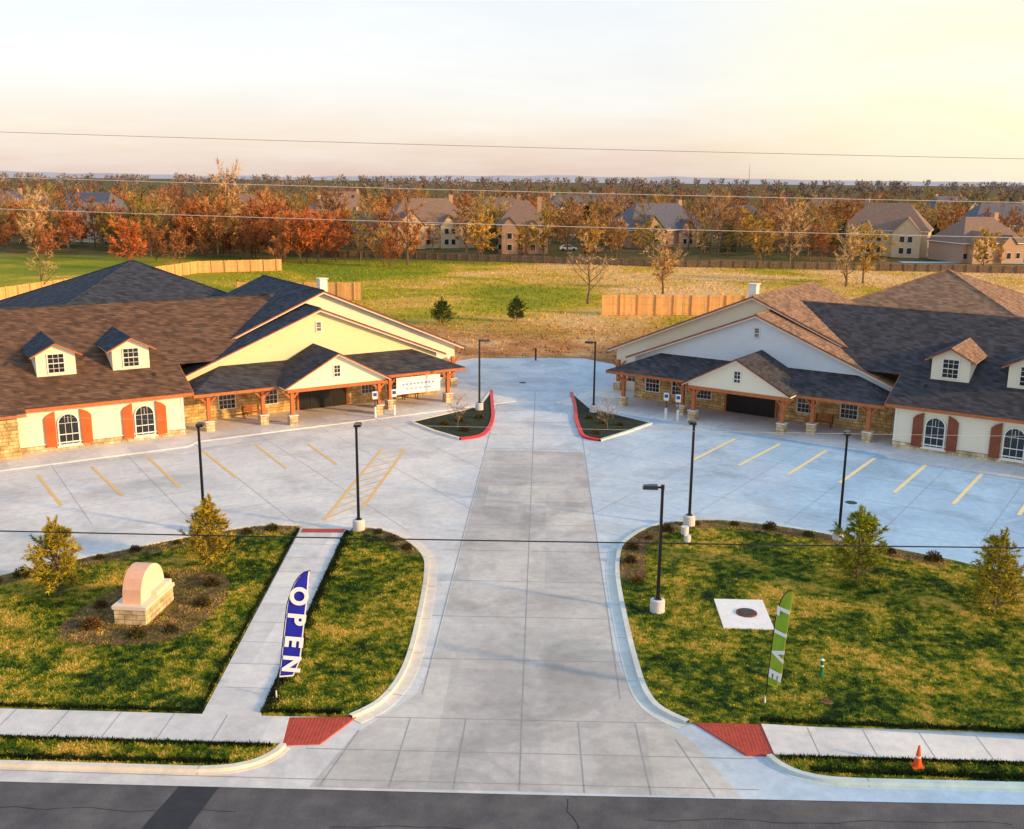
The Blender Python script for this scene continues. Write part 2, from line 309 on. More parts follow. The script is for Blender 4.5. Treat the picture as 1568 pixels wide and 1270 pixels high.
for nm,P in (('lawn',L1),('lawn',L2),('lawn',R1),('grass_verge',LS),('grass_verge',RS)): slab(nm,P,-.02,.09,'grass')
slab('sidewalk',[(-110,29.45),(-8.4,29.42),(-8.6,31.12),(-110,31.12)],-.02,.08,'walk')
slab('sidewalk',[(7.45,29.62),(110,29.7),(110,30.9),(16,30.95),(7.4,31.5)],-.02,.08,'walk')
slab('footpath',[(-12.75,49.95),(-10.35,50.05),(-9.6,31.125),(-11.6,31.125)],-.02,.085,'walk')
p=Part()
x=-40
while x<-9: line(p,(x,29.47),(x,31.1),.03,.084,'joint'); x+=1.83
x=8.9
while x<40: line(p,(x,29.68),(x,31.35-.02*(x-8)),.03,.084,'joint'); x+=1.83
y=33
while y<49: t=(y-31)/19; line(p,(-11.6-1.15*t,y),(-9.62-.75*t,y),.03,.089,'joint'); y+=1.83
p.obj('sidewalk_joints')
slab('tactile_paving',[(-8.58,31.1),(-6.35,31.28),(-7.2,29.55),(-8.4,29.42)],-.02,.05,'redpad')
slab('tactile_paving',[(5.15,31.5),(7.4,31.52),(7.45,29.62),(6.55,29.6)],-.02,.05,'redpad')
slab('tactile_paving',[(-12.6,49.3),(-10.45,49.4),(-10.4,50.0),(-12.65,49.9)],.02,.092,'redpad')
p=Part()
def domes(P,z):
    xs=[q[0] for q in P]; ys=[q[1] for q in P]; y=min(ys)+.1
    while y<max(ys):
        x=min(xs)+.1
        while x<max(xs):
            c=False; j=len(P)-1
            for i in range(len(P)):
                xi,yi=P[i];xj,yj=P[j]
                if (yi>y)!=(yj>y) and x<(xj-xi)*(y-yi)/(yj-yi)+xi: c=not c
                j=i
            if c: p.hexa([(x-.03,y-.03,z),(x+.03,y-.03,z),(x+.03,y+.03,z),(x-.03,y+.03,z)],[(x-.015,y-.015,z+.015),(x+.015,y-.015,z+.015),(x+.015,y+.015,z+.015),(x-.015,y+.015,z+.015)],'redpad')
            x+=.12
        y+=.12
domes([(-8.5,31.05),(-6.5,31.2),(-7.25,29.6),(-8.35,29.5)],.05); domes([(5.3,31.45),(7.3,31.45),(7.4,29.7),(6.6,29.7)],.05); p.obj('tactile_domes')
k=Part()
for P,s,g in ((L1e,-1,.62),(L2e,1,.62),(Re,1,.62),(LSe,-1,.34),(RSe,-1,.34)):
    band(P,0,s*.2,-.02,.13,'kerb',k)
    band(P,s*.2,s*g,-.02,.013,'kerb',k)
    A=offset(P,s*.01);B=offset(P,s*(g-.02)); acc=0
    for i in range(1,len(P)):
        acc+=math.dist(P[i],P[i-1])
        if acc>3: 
            acc=0; q=A[i]; q2=offset(P,s*.195)[i]; q3=offset(P,s*.21)[i]; q4=B[i]
            line(k,q,q2,.03,.134,'joint'); line(k,q3,q4,.03,.017,'joint')
k.obj('concrete_kerb')
p=Part()
band(L1e[0:36],.05,1.1,.09,.1,'mulch',p); band(L2e[4:22],-.9,-.02,.09,.1,'mulch',p); band(Re[22:78],-1.2,-.05,.09,.1,'mulch',p)
p.tess([(x,y,.1) for x,y in catmull([(-19.3,36.6),(-14.9,36.5),(-13.8,40),(-14.6,43.2),(-17.2,43.8),(-19.2,41)],5,True)],'mulch')
p.obj('mulch_bed')
def median(P,red,grey):
    e=empty('planted_median',(0,0,0)); o=slab('bed',P,-.02,.1,'darkbed'); o.parent=e
    k=Part(); band(red,-.13,.13,-.02,.15,'redpaint',k); band(grey,-.11,.11,-.02,.14,'kerb',k); k.obj('kerb',e)
ML=[(-10.2,73.9),(-8.2,71.3),(-6.1,69.2),(-4.8,70.2),(-4.3,72.5),(-4.2,76),(-4.5,80.5),(-4.9,85.9),(-5.5,79.5)]
median(ML,catmull(ML[2:8],5),ML[0:3]); 
MR=[(7.8,74.9),(5.8,72.1),(3.7,69.5),(2.65,70.5),(2.35,73),(2.2,76),(2.2,80.5),(2.0,85.6),(3.4,79.5)]
median(MR,catmull(MR[2:8],5),MR[0:3])
k=Part(); band([(-10.2,73.9),(-5.5,79.5),(-4.9,85.9)],-.1,.1,-.02,.14,'kerb',k); band([(7.8,74.9),(3.4,79.5),(2,85.6)],-.1,.1,-.02,.14,'kerb',k); k.obj('concrete_kerb')
# grass blades
def inpoly(x,y,P):
    P=np.array(P); c=np.zeros(len(x),bool); j=len(P)-1
    for i in range(len(P)):
        xi,yi=P[i];xj,yj=P[j]
        cond=((yi>y)!=(yj>y)); 
        if yj!=yi: c^=cond&(x<(xj-xi)*(y-yi)/(yj-yi)+xi)
        j=i
    return c
def tri(name,V,k):
    n=len(V); me=bpy.data.meshes.new(name); me.vertices.add(n*3); me.vertices.foreach_set('co',V.reshape(-1).astype('f'))
    me.loops.add(n*3); me.loops.foreach_set('vertex_index',np.arange(n*3,dtype='i')); me.polygons.add(n); me.polygons.foreach_set('loop_start',np.arange(0,n*3,3,dtype='i'))
    me.materials.append(M[k]); me.update(); me.validate(); o=bpy.data.objects.new(name,me); COL.objects.link(o); return o
def bladexy(name,x,y,h0,h1,w,z,k):
    n=len(x); a=np.random.uniform(0,6.283,n); h=np.random.uniform(h0,h1,n); ww=w*np.random.uniform(.6,1.4,n)
    lx=np.random.normal(0,.4,n)*h; ly=np.random.normal(0,.4,n)*h
    V=np.zeros((n,3,3)); V[:,0]=np.stack([x-np.cos(a)*ww,y-np.sin(a)*ww,np.full(n,z)],1); V[:,1]=np.stack([x+np.cos(a)*ww,y+np.sin(a)*ww,np.full(n,z)],1); V[:,2]=np.stack([x+lx,y+ly,z+h],1)
    return tri(name,V,k)
def blades(name,P,xr,yr,n,h0,h1,w,z,k):
    x=np.random.uniform(*xr,n);y=np.random.uniform(*yr,n)
    if P is not None: s=inpoly(x,y,P); x=x[s];y=y[s]
    return bladexy(name,x,y,h0,h1,w,z,k)
blades('lawn_grass',L1,(-27,-11),(31,50.5),75000,.04,.1,.022,.085,'blade')
blades('lawn_grass',L2,(-10.2,-5.2),(31,50.3),26000,.04,.1,.022,.085,'blade')
blades('lawn_grass',R1,(3,29),(31,52.6),110000,.04,.1,.022,.085,'blade')
blades('verge_grass',LS,(-20,-8),(27.9,29.4),6000,.04,.1,.022,.085,'blade')
blades('verge_grass',RS,(7,20),(28.3,29.6),6000,.04,.1,.022,.085,'blade')
blades('field_grass',None,(-60,110),(104,222),40000,.08,.3,.12,-.03,'field')
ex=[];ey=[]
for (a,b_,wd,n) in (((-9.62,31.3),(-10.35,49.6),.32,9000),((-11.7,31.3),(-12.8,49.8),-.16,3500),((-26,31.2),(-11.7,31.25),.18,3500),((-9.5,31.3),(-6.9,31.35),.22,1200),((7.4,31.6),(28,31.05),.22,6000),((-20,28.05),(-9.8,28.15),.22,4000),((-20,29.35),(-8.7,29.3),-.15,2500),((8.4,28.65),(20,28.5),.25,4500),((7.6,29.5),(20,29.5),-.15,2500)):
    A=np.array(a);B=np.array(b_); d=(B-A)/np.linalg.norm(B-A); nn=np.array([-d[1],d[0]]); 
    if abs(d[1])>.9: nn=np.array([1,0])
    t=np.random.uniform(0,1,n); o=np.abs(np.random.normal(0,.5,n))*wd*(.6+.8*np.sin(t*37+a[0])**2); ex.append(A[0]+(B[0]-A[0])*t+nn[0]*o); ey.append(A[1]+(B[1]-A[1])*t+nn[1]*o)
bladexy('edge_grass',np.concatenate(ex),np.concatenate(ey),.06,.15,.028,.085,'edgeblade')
# ------------------------------------------------------------------ buildings
def arch_out(cx,z0,w,hr,n=12,rise=None):
    r=w/2; rise=rise if rise is not None else r
    return [(cx-r,z0),(cx+r,z0)]+[(cx+r*math.cos(t),z0+hr+rise*math.sin(t)) for t in [math.pi*i/n for i in range(n+1)]]
def window(p,cx,w,z0,width,hr,arch=False,y=0,fr=.08,mx=2,mz=3):
    if arch: O=arch_out(cx,z0,width,hr); I=arch_out(cx,z0+fr,width-2*fr,hr-fr)
    else:
        O=[(cx-width/2,z0),(cx+width/2,z0),(cx+width/2,z0+hr),(cx-width/2,z0+hr)]; a=width/2-fr
        I=[(cx-a,z0+fr),(cx+a,z0+fr),(cx+a,z0+hr-fr),(cx-a,z0+hr-fr)]
    yo=y-.07; yg=y-.025
    p.tess([(x,yg,z) for x,z in I],'glass')
    n=len(O)
    for i in range(n):
        j=(i+1)%n
        p.poly([(O[i][0],yo,O[i][1]),(O[j][0],yo,O[j][1]),(I[j][0],yo,I[j][1]),(I[i][0],yo,I[i][1])],'trim')
        p.poly([(O[i][0],yo,O[i][1]),(O[j][0],yo,O[j][1]),(O[j][0],y+.02,O[j][1]),(O[i][0],y+.02,O[i][1])],'trim')
        p.poly([(I[i][0],yo,I[i][1]),(I[j][0],yo,I[j][1]),(I[j][0],y+.02,I[j][1]),(I[i][0],y+.02,I[i][1])],'trim')
    zt=z0+hr
    for i in range(1,mx+1):
        x=cx-width/2+fr+(width-2*fr)*i/(mx+1); zz=zt
        if arch: zz=z0+hr+math.sqrt(max(0,(width/2-fr)**2-(x-cx)**2))
        p.box(x-.013,x+.013,y-.055,y-.027,z0+fr,zz-.01,'trim')
    for i in range(1,mz+1):
        z=z0+(hr)*i/(mz+1) if not arch else z0+hr*i/mz
        hh=.03 if i==(mz+1)//2 else .013
        p.box(cx-width/2+fr,cx+width/2-fr,y-.05,y-.028,z-hh,z+hh,'trim')
def gable_roof(R,T,uc,half,e,ap,w0,w1,th=.2,k=('shlitbrown','shlitbrown')):
    s=(ap-e)/half
    for sg in (-1,1):
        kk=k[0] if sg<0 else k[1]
        a=(uc+sg*half,w0,e);b_=(uc,w0,ap);c_=(uc,w1,ap);d=(uc+sg*half,w1,e)
        bot=[(q[0],q[1],q[2]-th) for q in (a,b_,c_,d)]
        T.hexa(bot,[a,b_,c_,d],'trim')
        o=.05
        A=(a[0]+sg*o,w0-o,e-o*s+.05);B=(uc,w0-o,ap+.05);C=(uc,w1,ap+.05);D=(d[0]+sg*o,w1,e-o*s+.05)
        R.poly([A,B,C,D],kk)
        R.poly([A,B,(B[0],B[1],B[2]-.06),(A[0],A[1],A[2]-.06)],kk); R.poly([A,D,(D[0],D[1],D[2]-.06),(A[0],A[1],A[2]-.06)],kk)
        T.hexa([(A[0],w0-.03,A[2]-.16),(B[0],w0-.03,B[2]-.16),(B[0],w0-.003,B[2]-.16),(A[0],w0-.003,A[2]-.16)],[(A[0],w0-.03,A[2]-.055),(B[0],w0-.03,B[2]-.055),(B[0],w0-.003,B[2]-.055),(A[0],w0-.003,A[2]-.055)],'wood')
def building(loc,ang,mir,RK):
    E=empty('office_building',(*loc,0),ang)
    Wl,Rf,Tr,Wn,Po=Part(),Part(),Part(),Part(),Part()
    kM,kW,kP,kR,kS,kSh=RK['main'],RK['wing'],RK['porch'],RK['rear'],RK['siding'],RK['shutter']
    uF,hF,eF,aF=9.7,11.0,3.55,7.95
    gable_roof(Rf,Tr,uF,hF,eF,aF,2.7,11.2,k=(kM,kM))
    uB,hB,eB,aB=8.3,12.9,3.5,9.0
    gable_roof(Rf,Tr,uB,hB,eB,aB,5.4,20,k=(kM,kM))
    Rf.poly([(uB,20,aB+.05),(uB-hB,20,eB+.05),(uB,33,eB)],kM); Rf.poly([(uB,20,aB+.05),(uB+hB,20,eB+.05),(uB,33,eB)],kM)
    e0=3.1; rz=8.2; s=(rz-e0)/12.3
    zf=lambda w:e0+s*(w+.8)
    Pw=[(20.7,-.8),(62,-.8),(62,11.5),(9.7,11.5),(9.7,10.8),(17.9,2.7),(20.7,2.7)]
    Rf.tess([(u,w,zf(w)+.05) for u,w in Pw],kW)
    Tr.box(20.72,61.9,-.78,-.74,e0-.2,e0+.03,'wood'); Tr.box(20.72,61.9,-.74,-.3,e0-.2,e0-.17,'trim')
    Rf.poly([(9.7,11.5,rz+.05),(62,11.5,rz+.05),(62,24,e0),(9.7,24,e0)],kR)
    Tr.hexa([(20.66,-.8,e0-.2),(20.72,-.8,e0-.2),(20.72,2.7,zf(2.7)-.2),(20.66,2.7,zf(2.7)-.2)],[(20.66,-.8,e0+.04),(20.72,-.8,e0+.04),(20.72,2.7,zf(2.7)+.04),(20.66,2.7,zf(2.7)+.04)],'wood')
    cx,cy,hp=17.5,30,16.5; cz=10
    cs=[(cx-hp,cy-hp),(cx+hp,cy-hp),(cx+hp,cy+hp),(cx-hp,cy+hp)]
    for i in range(4): a=cs[i];b_=cs[(i+1)%4]; Rf.poly([(*a,3.2),(*b_,3.2),(cx,cy,cz)],kR)
    Wl.box(cx-hp+.6,cx+hp-.6,cy-hp+.6,cy+hp-.6,0,3.2,'siding')
    x0,x1=-.7,21.2
    Wl.poly([(x0,3.2,0),(x1,3.2,0),(x1,3.2,3.0),(x0,3.2,3.0)],'stone')
    gz=lambda u:aF-(aF-eF)/hF*abs(u-uF)-.2
    Wl.poly([(x0,3.2,3.0),(x1,3.2,3.0),(x1,3.2,gz(x1)),(uF,3.2,gz(uF)),(x0,3.2,gz(x0))],kS)
    Wl.poly([(x0,3.2,0),(x0,3.2,gz(x0)),(x0,8,gz(x0)),(x0,8,0)],'stone')
    gb=lambda u:aB-(aB-eB)/hB*abs(u-uB)-.2
    Wl.poly([(-4,6,0),(-4,6,gb(-4)),(uB,6,gb(uB)),(20.6,6,gb(20.6)),(20.6,6,0)],'siding2')
    Wl.poly([(-4,6,0),(-4,6,3.4),(-4,22,3.4),(-4,22,0)],'stone')
    Wl.poly([(-4,22,0),(-4,22,3.4),(3,22,3.4),(3,22,0)],'stone')
    Wl.box(21.3,32.0,-.3,11,.0,.55,'stonebright'); Wl.box(21.33,32.0,-.26,11,.55,3.0,'siding2')
    Tr.box(21.27,32.0,-.36,-.3,.52,.6,'trim')
    Tr.box(21.3,21.48,-.3,-.262,.6,2.95,'trim')
    Wl.poly([(21.33,-.26,2.95),(21.33,3.2,2.95),(21.33,3.2,zf(3.2)),(21.33,-.26,zf(-.26))],'siding2')
    Wl.box(32.0,38,-1.1,11,0,2.95,'stone'); Wl.box(38,61,-.3,11,0,3.0,'siding2')
    Rf.poly([(31.5,-1.6,3.0),(38.5,-1.6,3.0),(38.5,1.5,4.2),(31.5,1.5,4.2)],kW); Tr.box(31.5,38.5,-1.6,-1.55,2.8,2.97,'wood')
    for uc in (24.0,28.9,41,46,51):
        window(Wn,uc,0,.35,1.35,1.5,True,-.3,mx=2,mz=2)
        Wn.box(uc-.8,uc+.8,-.42,-.3,.25,.35,'trim')
        for t in (60,90,120):
            a=math.radians(t); Wn.box(uc+.4*math.cos(a)-.012,uc+.4*math.cos(a)+.012,-.355,-.33,1.86,1.86+.45*math.sin(a),'trim')
        for sg in (-1,1):
            c0=uc+sg*1.12
            pts=[(c0-.33,.35),(c0+.33,.35),(c0+.33,2.3),(c0+.12,2.52),(c0-.33,2.72)]
            if sg<0: pts=[(2*c0-x,z) for x,z in pts]
            Wn.tess([(x,-.42,z) for x,z in pts],kSh)
            for i in range(len(pts)): a=pts[i];b_=pts[(i+1)%len(pts)]; Wn.poly([(a[0],-.42,a[1]),(b_[0],-.42,b_[1]),(b_[0],-.31,b_[1]),(a[0],-.31,a[1])],kSh)
            Wn.box(c0-.3,c0+.3,-.44,-.42,1.3,1.42,kSh)
    for uc in (1.0,3.4,5.6,13.9,17.2): window(Wn,uc,0,.75,1.35,1.5,False,3.2,mx=3,mz=3)
    Wn.box(7.6,11.6,3.05,3.18,0,2.7,'door'); Wn.box(7.45,7.6,3.0,3.2,0,2.8,'wood'); Wn.box(11.6,11.75,3.0,3.2,0,2.8,'wood')
    for i in range(1,4): Wn.box(7.6+i-.03,7.6+i+.03,3.02,3.05,0,2.7,'black')
    window(Wn,uF,0,6.1,.5,.85,False,3.2,mx=0,mz=6,fr=.07)
    window(Wn,-2.4,0,.75,1.0,1.5,False,6,mx=1,mz=3)
    pe=2.9; pt=4.1
    A,B,C,D=(-1.4,-.6,pe),(20.7,-.6,pe),(17.6,3.2,pt),(1.6,3.2,pt)
    Rf.poly([A,B,C,D],kP); Rf.poly([B,(20.7,3.2,pe+.02),C],kP)
    Rf.poly([A,D,(1.6,5.9,pt),(-1.4,5.9,pe)],kP)
    Tr.box(-1.38,20.65,-.58,-.52,pe-.24,pe-.02,'wood'); Tr.box(-1.38,-1.32,-.52,5.9,pe-.24,pe-.02,'wood')
    Tr.poly([(-1.3,-.5,pe-.2),(20.6,-.5,pe-.2),(20.6,3.15,pe-.2),(-1.3,3.15,pe-.2)],'wood')
    uE,hE,eE,aE=10.2,4.2,2.95,5.2
    gable_roof(Rf,Tr,uE,hE,eE,aE,-1.9,3.19,.16,k=(kP,kP))
    g=lambda u:aE-(aE-eE)/hE*abs(u-uE)-.16
    Wl.poly([(uE-3.9,-1.45,2.75),(uE+3.9,-1.45,2.75),(uE+3.9,-1.45,g(uE+3.9)),(uE,-1.45,g(uE)),(uE-3.9,-1.45,g(uE-3.9))],'siding2')
    Wl.poly([(uE-3.9,-1.45,2.75),(uE-3.9,3.1,2.75),(uE+3.9,3.1,2.75),(uE+3.9,-1.45,2.75)],'wood')
    Tr.box(uE-3.9,uE+3.9,-1.5,-1.4,2.5,2.76,'wood')
    window(Wn,uE,0,3.35,.6,.95,False,-1.45,mx=1,mz=2,fr=.07)
    for u,w in ((0,0),(5.2,0),(6.7,-1.2),(13.7,-1.2),(15.5,0),(19.5,0),(-3.4,5.3)):
        Po.box(u-.3,u+.3,w-.3,w+.3,0,.75,'stonebright'); Po.box(u-.34,u+.34,w-.34,w+.34,.75,.82,'trim')
        Po.box(u-.13,u+.13,w-.13,w+.13,.82,2.72,'wood')
        for sg in (-1,1):
            Po.hexa([(u+sg*.13,w-.07,2.0),(u+sg*.13,w+.07,2.0),(u+sg*.75,w+.07,2.62),(u+sg*.75,w-.07,2.62)],[(u+sg*.13,w-.07,2.2),(u+sg*.13,w+.07,2.2),(u+sg*.62,w+.07,2.7),(u+sg*.62,w-.07,2.7)],'wood')
    for uc in (24.0,28.9,41.0,46.):
        w0=2.6; zb=zf(w0)
        hw=1.25; et=zb+1.6; ap=zb+2.3; wb=8.
        Wl.poly([(uc-hw,w0,zb-.1),(uc+hw,w0,zb-.1),(uc+hw,w0,et),(uc,w0,ap-.1),(uc-hw,w0,et)],'siding2')
        for sg in (-1,1):
            we=(et-e0)/s-.8
            Wl.poly([(uc+sg*hw,w0,zb-.1),(uc+sg*hw,w0,et),(uc+sg*hw,we,et)],'siding2')
        wa=(ap-e0)/s-.8+.3
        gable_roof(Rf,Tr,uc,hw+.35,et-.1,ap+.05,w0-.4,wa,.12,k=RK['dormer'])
        window(Wn,uc,0,zb+.2,1.15,1.4,False,w0,mx=2,mz=3,fr=.08)
    uc=uB-.4; Wl.box(uc-.32,uc+.32,6.3,6.95,8.5,9.85,'trim'); Wl.box(uc-.4,uc+.4,6.22,7.03,9.85,9.93,'trim')
    for i in range(7):
        u=cx-11+i*1.1+U(-.2,.2); w=cy-12+U(-1,3)
        zz=3.2+(min(hp-abs(u-cx),hp-abs(w-cy)))*(cz-3.2)/hp
        Wl.box(u-.15,u+.15,w-.15,w+.15,zz-.1,zz+.22,'black')
    Wl.box(22.6,22.8,1.5,1.7,3.8,4.35,'black'); Wl.box(20.1,20.5,6.1,6.5,4,5.0,'black')
    def cap(a,b_): Rf.cyl(Vector(a),Vector(b_),.09,.09,kM,6)
    cap((uF,2.66,aF+.03),(uF,11,aF+.03)); cap((uB,5.36,aB+.03),(uB,20,aB+.03)); cap((9.7,11.5,rz+.03),(61,11.5,rz+.03))
    for q in cs: cap((*q,3.2),(cx,cy,cz))
    Wl.hexa([(-5,-2.6,0),(21,-2.6,0),(22,-3.6,0),(62,-3.6,0),(62,0,0),(-5,6,0)],[(-5,-2.6,.07),(21,-2.6,.07),(22,-3.6,.07),(62,-3.6,.07),(62,0,.07),(-5,6,.07)],'walk')
    for prt,nm in ((Wl,'walls'),(Rf,'roof'),(Tr,'trim'),(Wn,'windows'),(Po,'porch_posts')): prt.obj(nm,E,flip=mir)
    return E
building((-8.2,81.3),math.radians(34.5),True,dict(main='shshadeblue',wing='shlitbrown',porch='shshadedark',rear='shshadeblue',siding='siding',shutter='shutter',dormer=('shlitbrown','shshadeblue')))
building((6.1,81.0),math.radians(-32.5),False,dict(main='shlittan',wing='shshadedark',porch='shshadedark',rear='shlittan',siding='sidingshade',shutter='shutterdark',dormer=('shshadedark','shlittan')))
def locL(u,w): a=math.radians(34.5); return (-8.2-u*math.cos(a)-w*math.sin(a),81.3-u*math.sin(a)+w*math.cos(a))
def locR(u,w): a=math.radians(-32.5); return (6.1+u*math.cos(a)-w*math.sin(a),81.0+u*math.sin(a)+w*math.cos(a))
M['flagtext']=mat('banner_print',(.3,.35,.5),(.3,.3,.45),3)
M['bannerwhite']=mat('banner_white',(.88,.87,.88),(.84,.83,.84),3)
p=Part(); p.box(-4.7,-.8,-.2,-.16,1.15,2.5,'bannerwhite')
for i in range(9): p.box(-4.2+i*.33,-4.0+i*.33,-.206,-.2,1.85,2.0,'flagtext')
for i in range(6): p.box(-3.9+i*.4,-3.66+i*.4,-.206,-.2,1.5,1.6,'flagtext')
for u in (-4.7,-.8): p.cyl((u,-.18,2.5),(u+(.3 if u>-2 else -.3),-.18,2.66),.012,.012,'black',6)
E=empty('hanging_banner',(-8.2,81.3,0),math.radians(34.5)); p.obj('cloth',E)
M['signblue']=mat('sign_blue',(.02,.08,.4),(.02,.07,.35),3,.5)
def psign(x,y,rot):
    E=empty('accessible_parking_sign',(x,y,0),rot); p=Part(); p.cyl((0,0,0),(0,0,2.1),.03,.03,'black'); p.box(-.2,.2,-.05,-.03,1.5,2.1,'trim'); p.box(-.14,.14,-.056,-.051,1.72,1.98,'signblue'); p.cyl((0,0,0),(0,0,.9),.1,.1,'trim',10); p.obj('panel_and_post',E)
for u in (5.9,7.5): psign(*locL(u,-2.2),math.radians(25)); 
for u in (5.9,4.9): psign(*locR(u,-2.2),math.radians(-20))
def bench(x,y,rot):
    E=empty('porch_bench',(x,y,.07),rot); p=Part()
    for i in range(4): p.box(-.7,.7,-.2+i*.11,-.12+i*.11,.42,.46,'wood')
    for i in range(3): p.box(-.7,.7,.24,.28,.55+i*.14,.64+i*.14,'wood')
    for sx in (-.62,.56): p.box(sx,sx+.06,-.2,-.14,0,.42,'black'); p.box(sx,sx+.06,.2,.26,0,.95,'black'); p.box(sx,sx+.06,-.14,.2,.36,.42,'black')
    p.obj('slats_and_frame',E)
bench(*locL(2.2,2.4),math.radians(34.5)); bench(*locR(15.6,2.4),math.radians(-32.5)); bench(*locL(15.6,2.4),math.radians(34.5))
# ------------------------------------------------------------------ lamps
def lamp(x,y,rot,h=5.75):
    E=empty('street_lamp',(x,y,0),rot); p=Part()
    p.cyl((0,0,0),(0,0,.62),.32,.31,'walk',20); p.cyl((0,0,.62),(0,0,.66),.29,.24,'walk',20)
    p.obj('concrete_base',E)
    p=Part(); p.box(-.14,.14,-.14,.14,.66,.7,'black'); p.hexa([(-.07,-.07,.7),(.07,-.07,.7),(.07,.07,.7),(-.07,.07,.7)],[(-.055,-.055,h-.1),(.055,-.055,h-.1),(.055,.055,h-.1),(-.055,.055,h-.1)],'black')
    p.obj('pole',E)
    p=Part(); p.box(.0,.25,-.03,.03,h-.2,h-.12,'black'); p.hexa([(.2,-.19,h-.22),(.82,-.19,h-.22),(.82,.19,h-.22),(.2,.19,h-.22)],[(.22,-.15,h-.06),(.78,-.13,h-.08),(.78,.13,h-.08),(.22,.15,h-.06)],'black')
    p.box(-.07,.07,-.07,.07,h-.25,h-.05,'black'); p.obj('lamp_head',E)
    p=Part(); p.box(.3,.75,-.14,.14,h-.235,h-.222,'trim'); p.obj('lens',E)
lamp(-17.6,49.3,math.radians(100)); lamp(-9.7,49.9,math.radians(92)); lamp(7.6,51.7,math.radians(92)); lamp(15.0,50.0,math.radians(75)); lamp(4.8,40.5,math.radians(180))
lamp(-5.4,78.4,math.radians(20)); lamp(3.6,78.3,math.radians(165))
p=Part(); p.cyl((7.2,50.3,0),(7.2,50.3,.5),.2,.2,'walk',14); p.cyl((7.2,49.2,0),(7.2,49.2,.42),.17,.17,'walk',14); p.obj('concrete_bollard')
p=Part(); p.cyl((-1.3,101.6,0),(-1.3,101.6,1.2),.09,.09,'black',12); p.cyl((-1.3,101.6,1.2),(-1.3,101.6,1.28),.09,.03,'black',12); p.obj('bollard')
M['padwhite']=mat('pad_concrete',(.88,.86,.82),(.8,.78,.74),2,.6)
slab('concrete_pad',[(7.4,41.85),(9.5,41.85),(9.4,38.9),(7.35,38.95)],.03,.15,'padwhite')
M['rust']=mat('rusty_iron',(.22,.07,.035),(.08,.035,.02),8,.8)
p=Part(); p.cyl((8.55,40.4,.15),(8.55,40.4,.2),.45,.43,'rust',28); p.cyl((8.55,40.4,.2),(8.55,40.4,.215),.3,.3,'black',28); p.obj('manhole_cover')
M['green']=mat('green_plastic',(.03,.2,.06),(.03,.16,.05),4,.5)
p=Part(); p.cyl((10.3,35.0,.08),(10.3,35.0,.75),.07,.07,'green',12); p.cyl((10.3,35.0,.75),(10.3,35.0,.8),.09,.03,'trim',12); p.cyl((10.3,35.0,.08),(10.3,35,.16),.12,.12,'green',12); p.cyl((10.3,35,.5),(10.3,35,.56),.073,.073,'trim',12); p.obj('utility_marker_post')
p=Part(); p.cyl((10.0,33.1,.08),(10.0,33.1,.12),.22,.22,'mulch',14); p.obj('valve_cover')
M['orange']=mat('cone_orange',(.9,.14,.02),(.75,.1,.02),4,.5)
E=empty('traffic_cone',(11.8,29.15,.09)); p=Part(); p.box(-.19,.19,-.19,.19,0,.03,'orange'); p.cyl((0,0,.03),(0,0,.32),.135,.09,'orange',20,False); p.cyl((0,0,.32),(0,0,.38),.09,.08,'trim',20,False); p.cyl((0,0,.38),(0,0,.72),.08,.03,'orange',20); p.obj('cone_body',E)
# ------------------------------------------------------------------ monument sign
E=empty('monument_sign',(-16.75,39.2,.08),math.radians(-4)); E.scale=(.93,.93,.93); p=Part()
M['cream']=mat('cream_stucco',(.82,.68,.5),(.76,.62,.45),3,.6)
M['stuccolit']=mat('sunlit_stucco',(.8,.46,.3),(.74,.4,.26),3,.6)  # pink light on the panel's top and front, put into the stucco colour
p.box(-.72,.72,-1.4,1.4,0,.72,'stonebright'); p.obj('stone_base',E)
p=Part(); p.box(-.78,.78,-1.46,1.46,.72,.88,'cream'); p.box(-.7,.7,-.2,1.36,.88,1.1,'cream'); p.obj('cap',E)
p=Part(); prof=[(-1.15,.88),(1.2,.88),(1.2,1.15)]+[(-.05+1.25*math.cos(t),1.15+1.15*math.sin(t)) for t in [math.pi/2*i/10 for i in range(1,11)]]+[(-.5,2.2),(-.85,1.95),(-1.08,1.5)]
p.tess([(-.42,y,z) for y,z in prof],'cream'); p.tess([(.42,y,z) for y,z in prof],'cream')
for i in range(len(prof)): a=prof[i];b_=prof[(i+1)%len(prof)]; p.poly([(-.42,a[0],a[1]),(-.42,b_[0],b_[1]),(.42,b_[0],b_[1]),(.42,a[0],a[1])],'stuccolit' if i>=8 else 'cream')
p.obj('arched_panel',E)
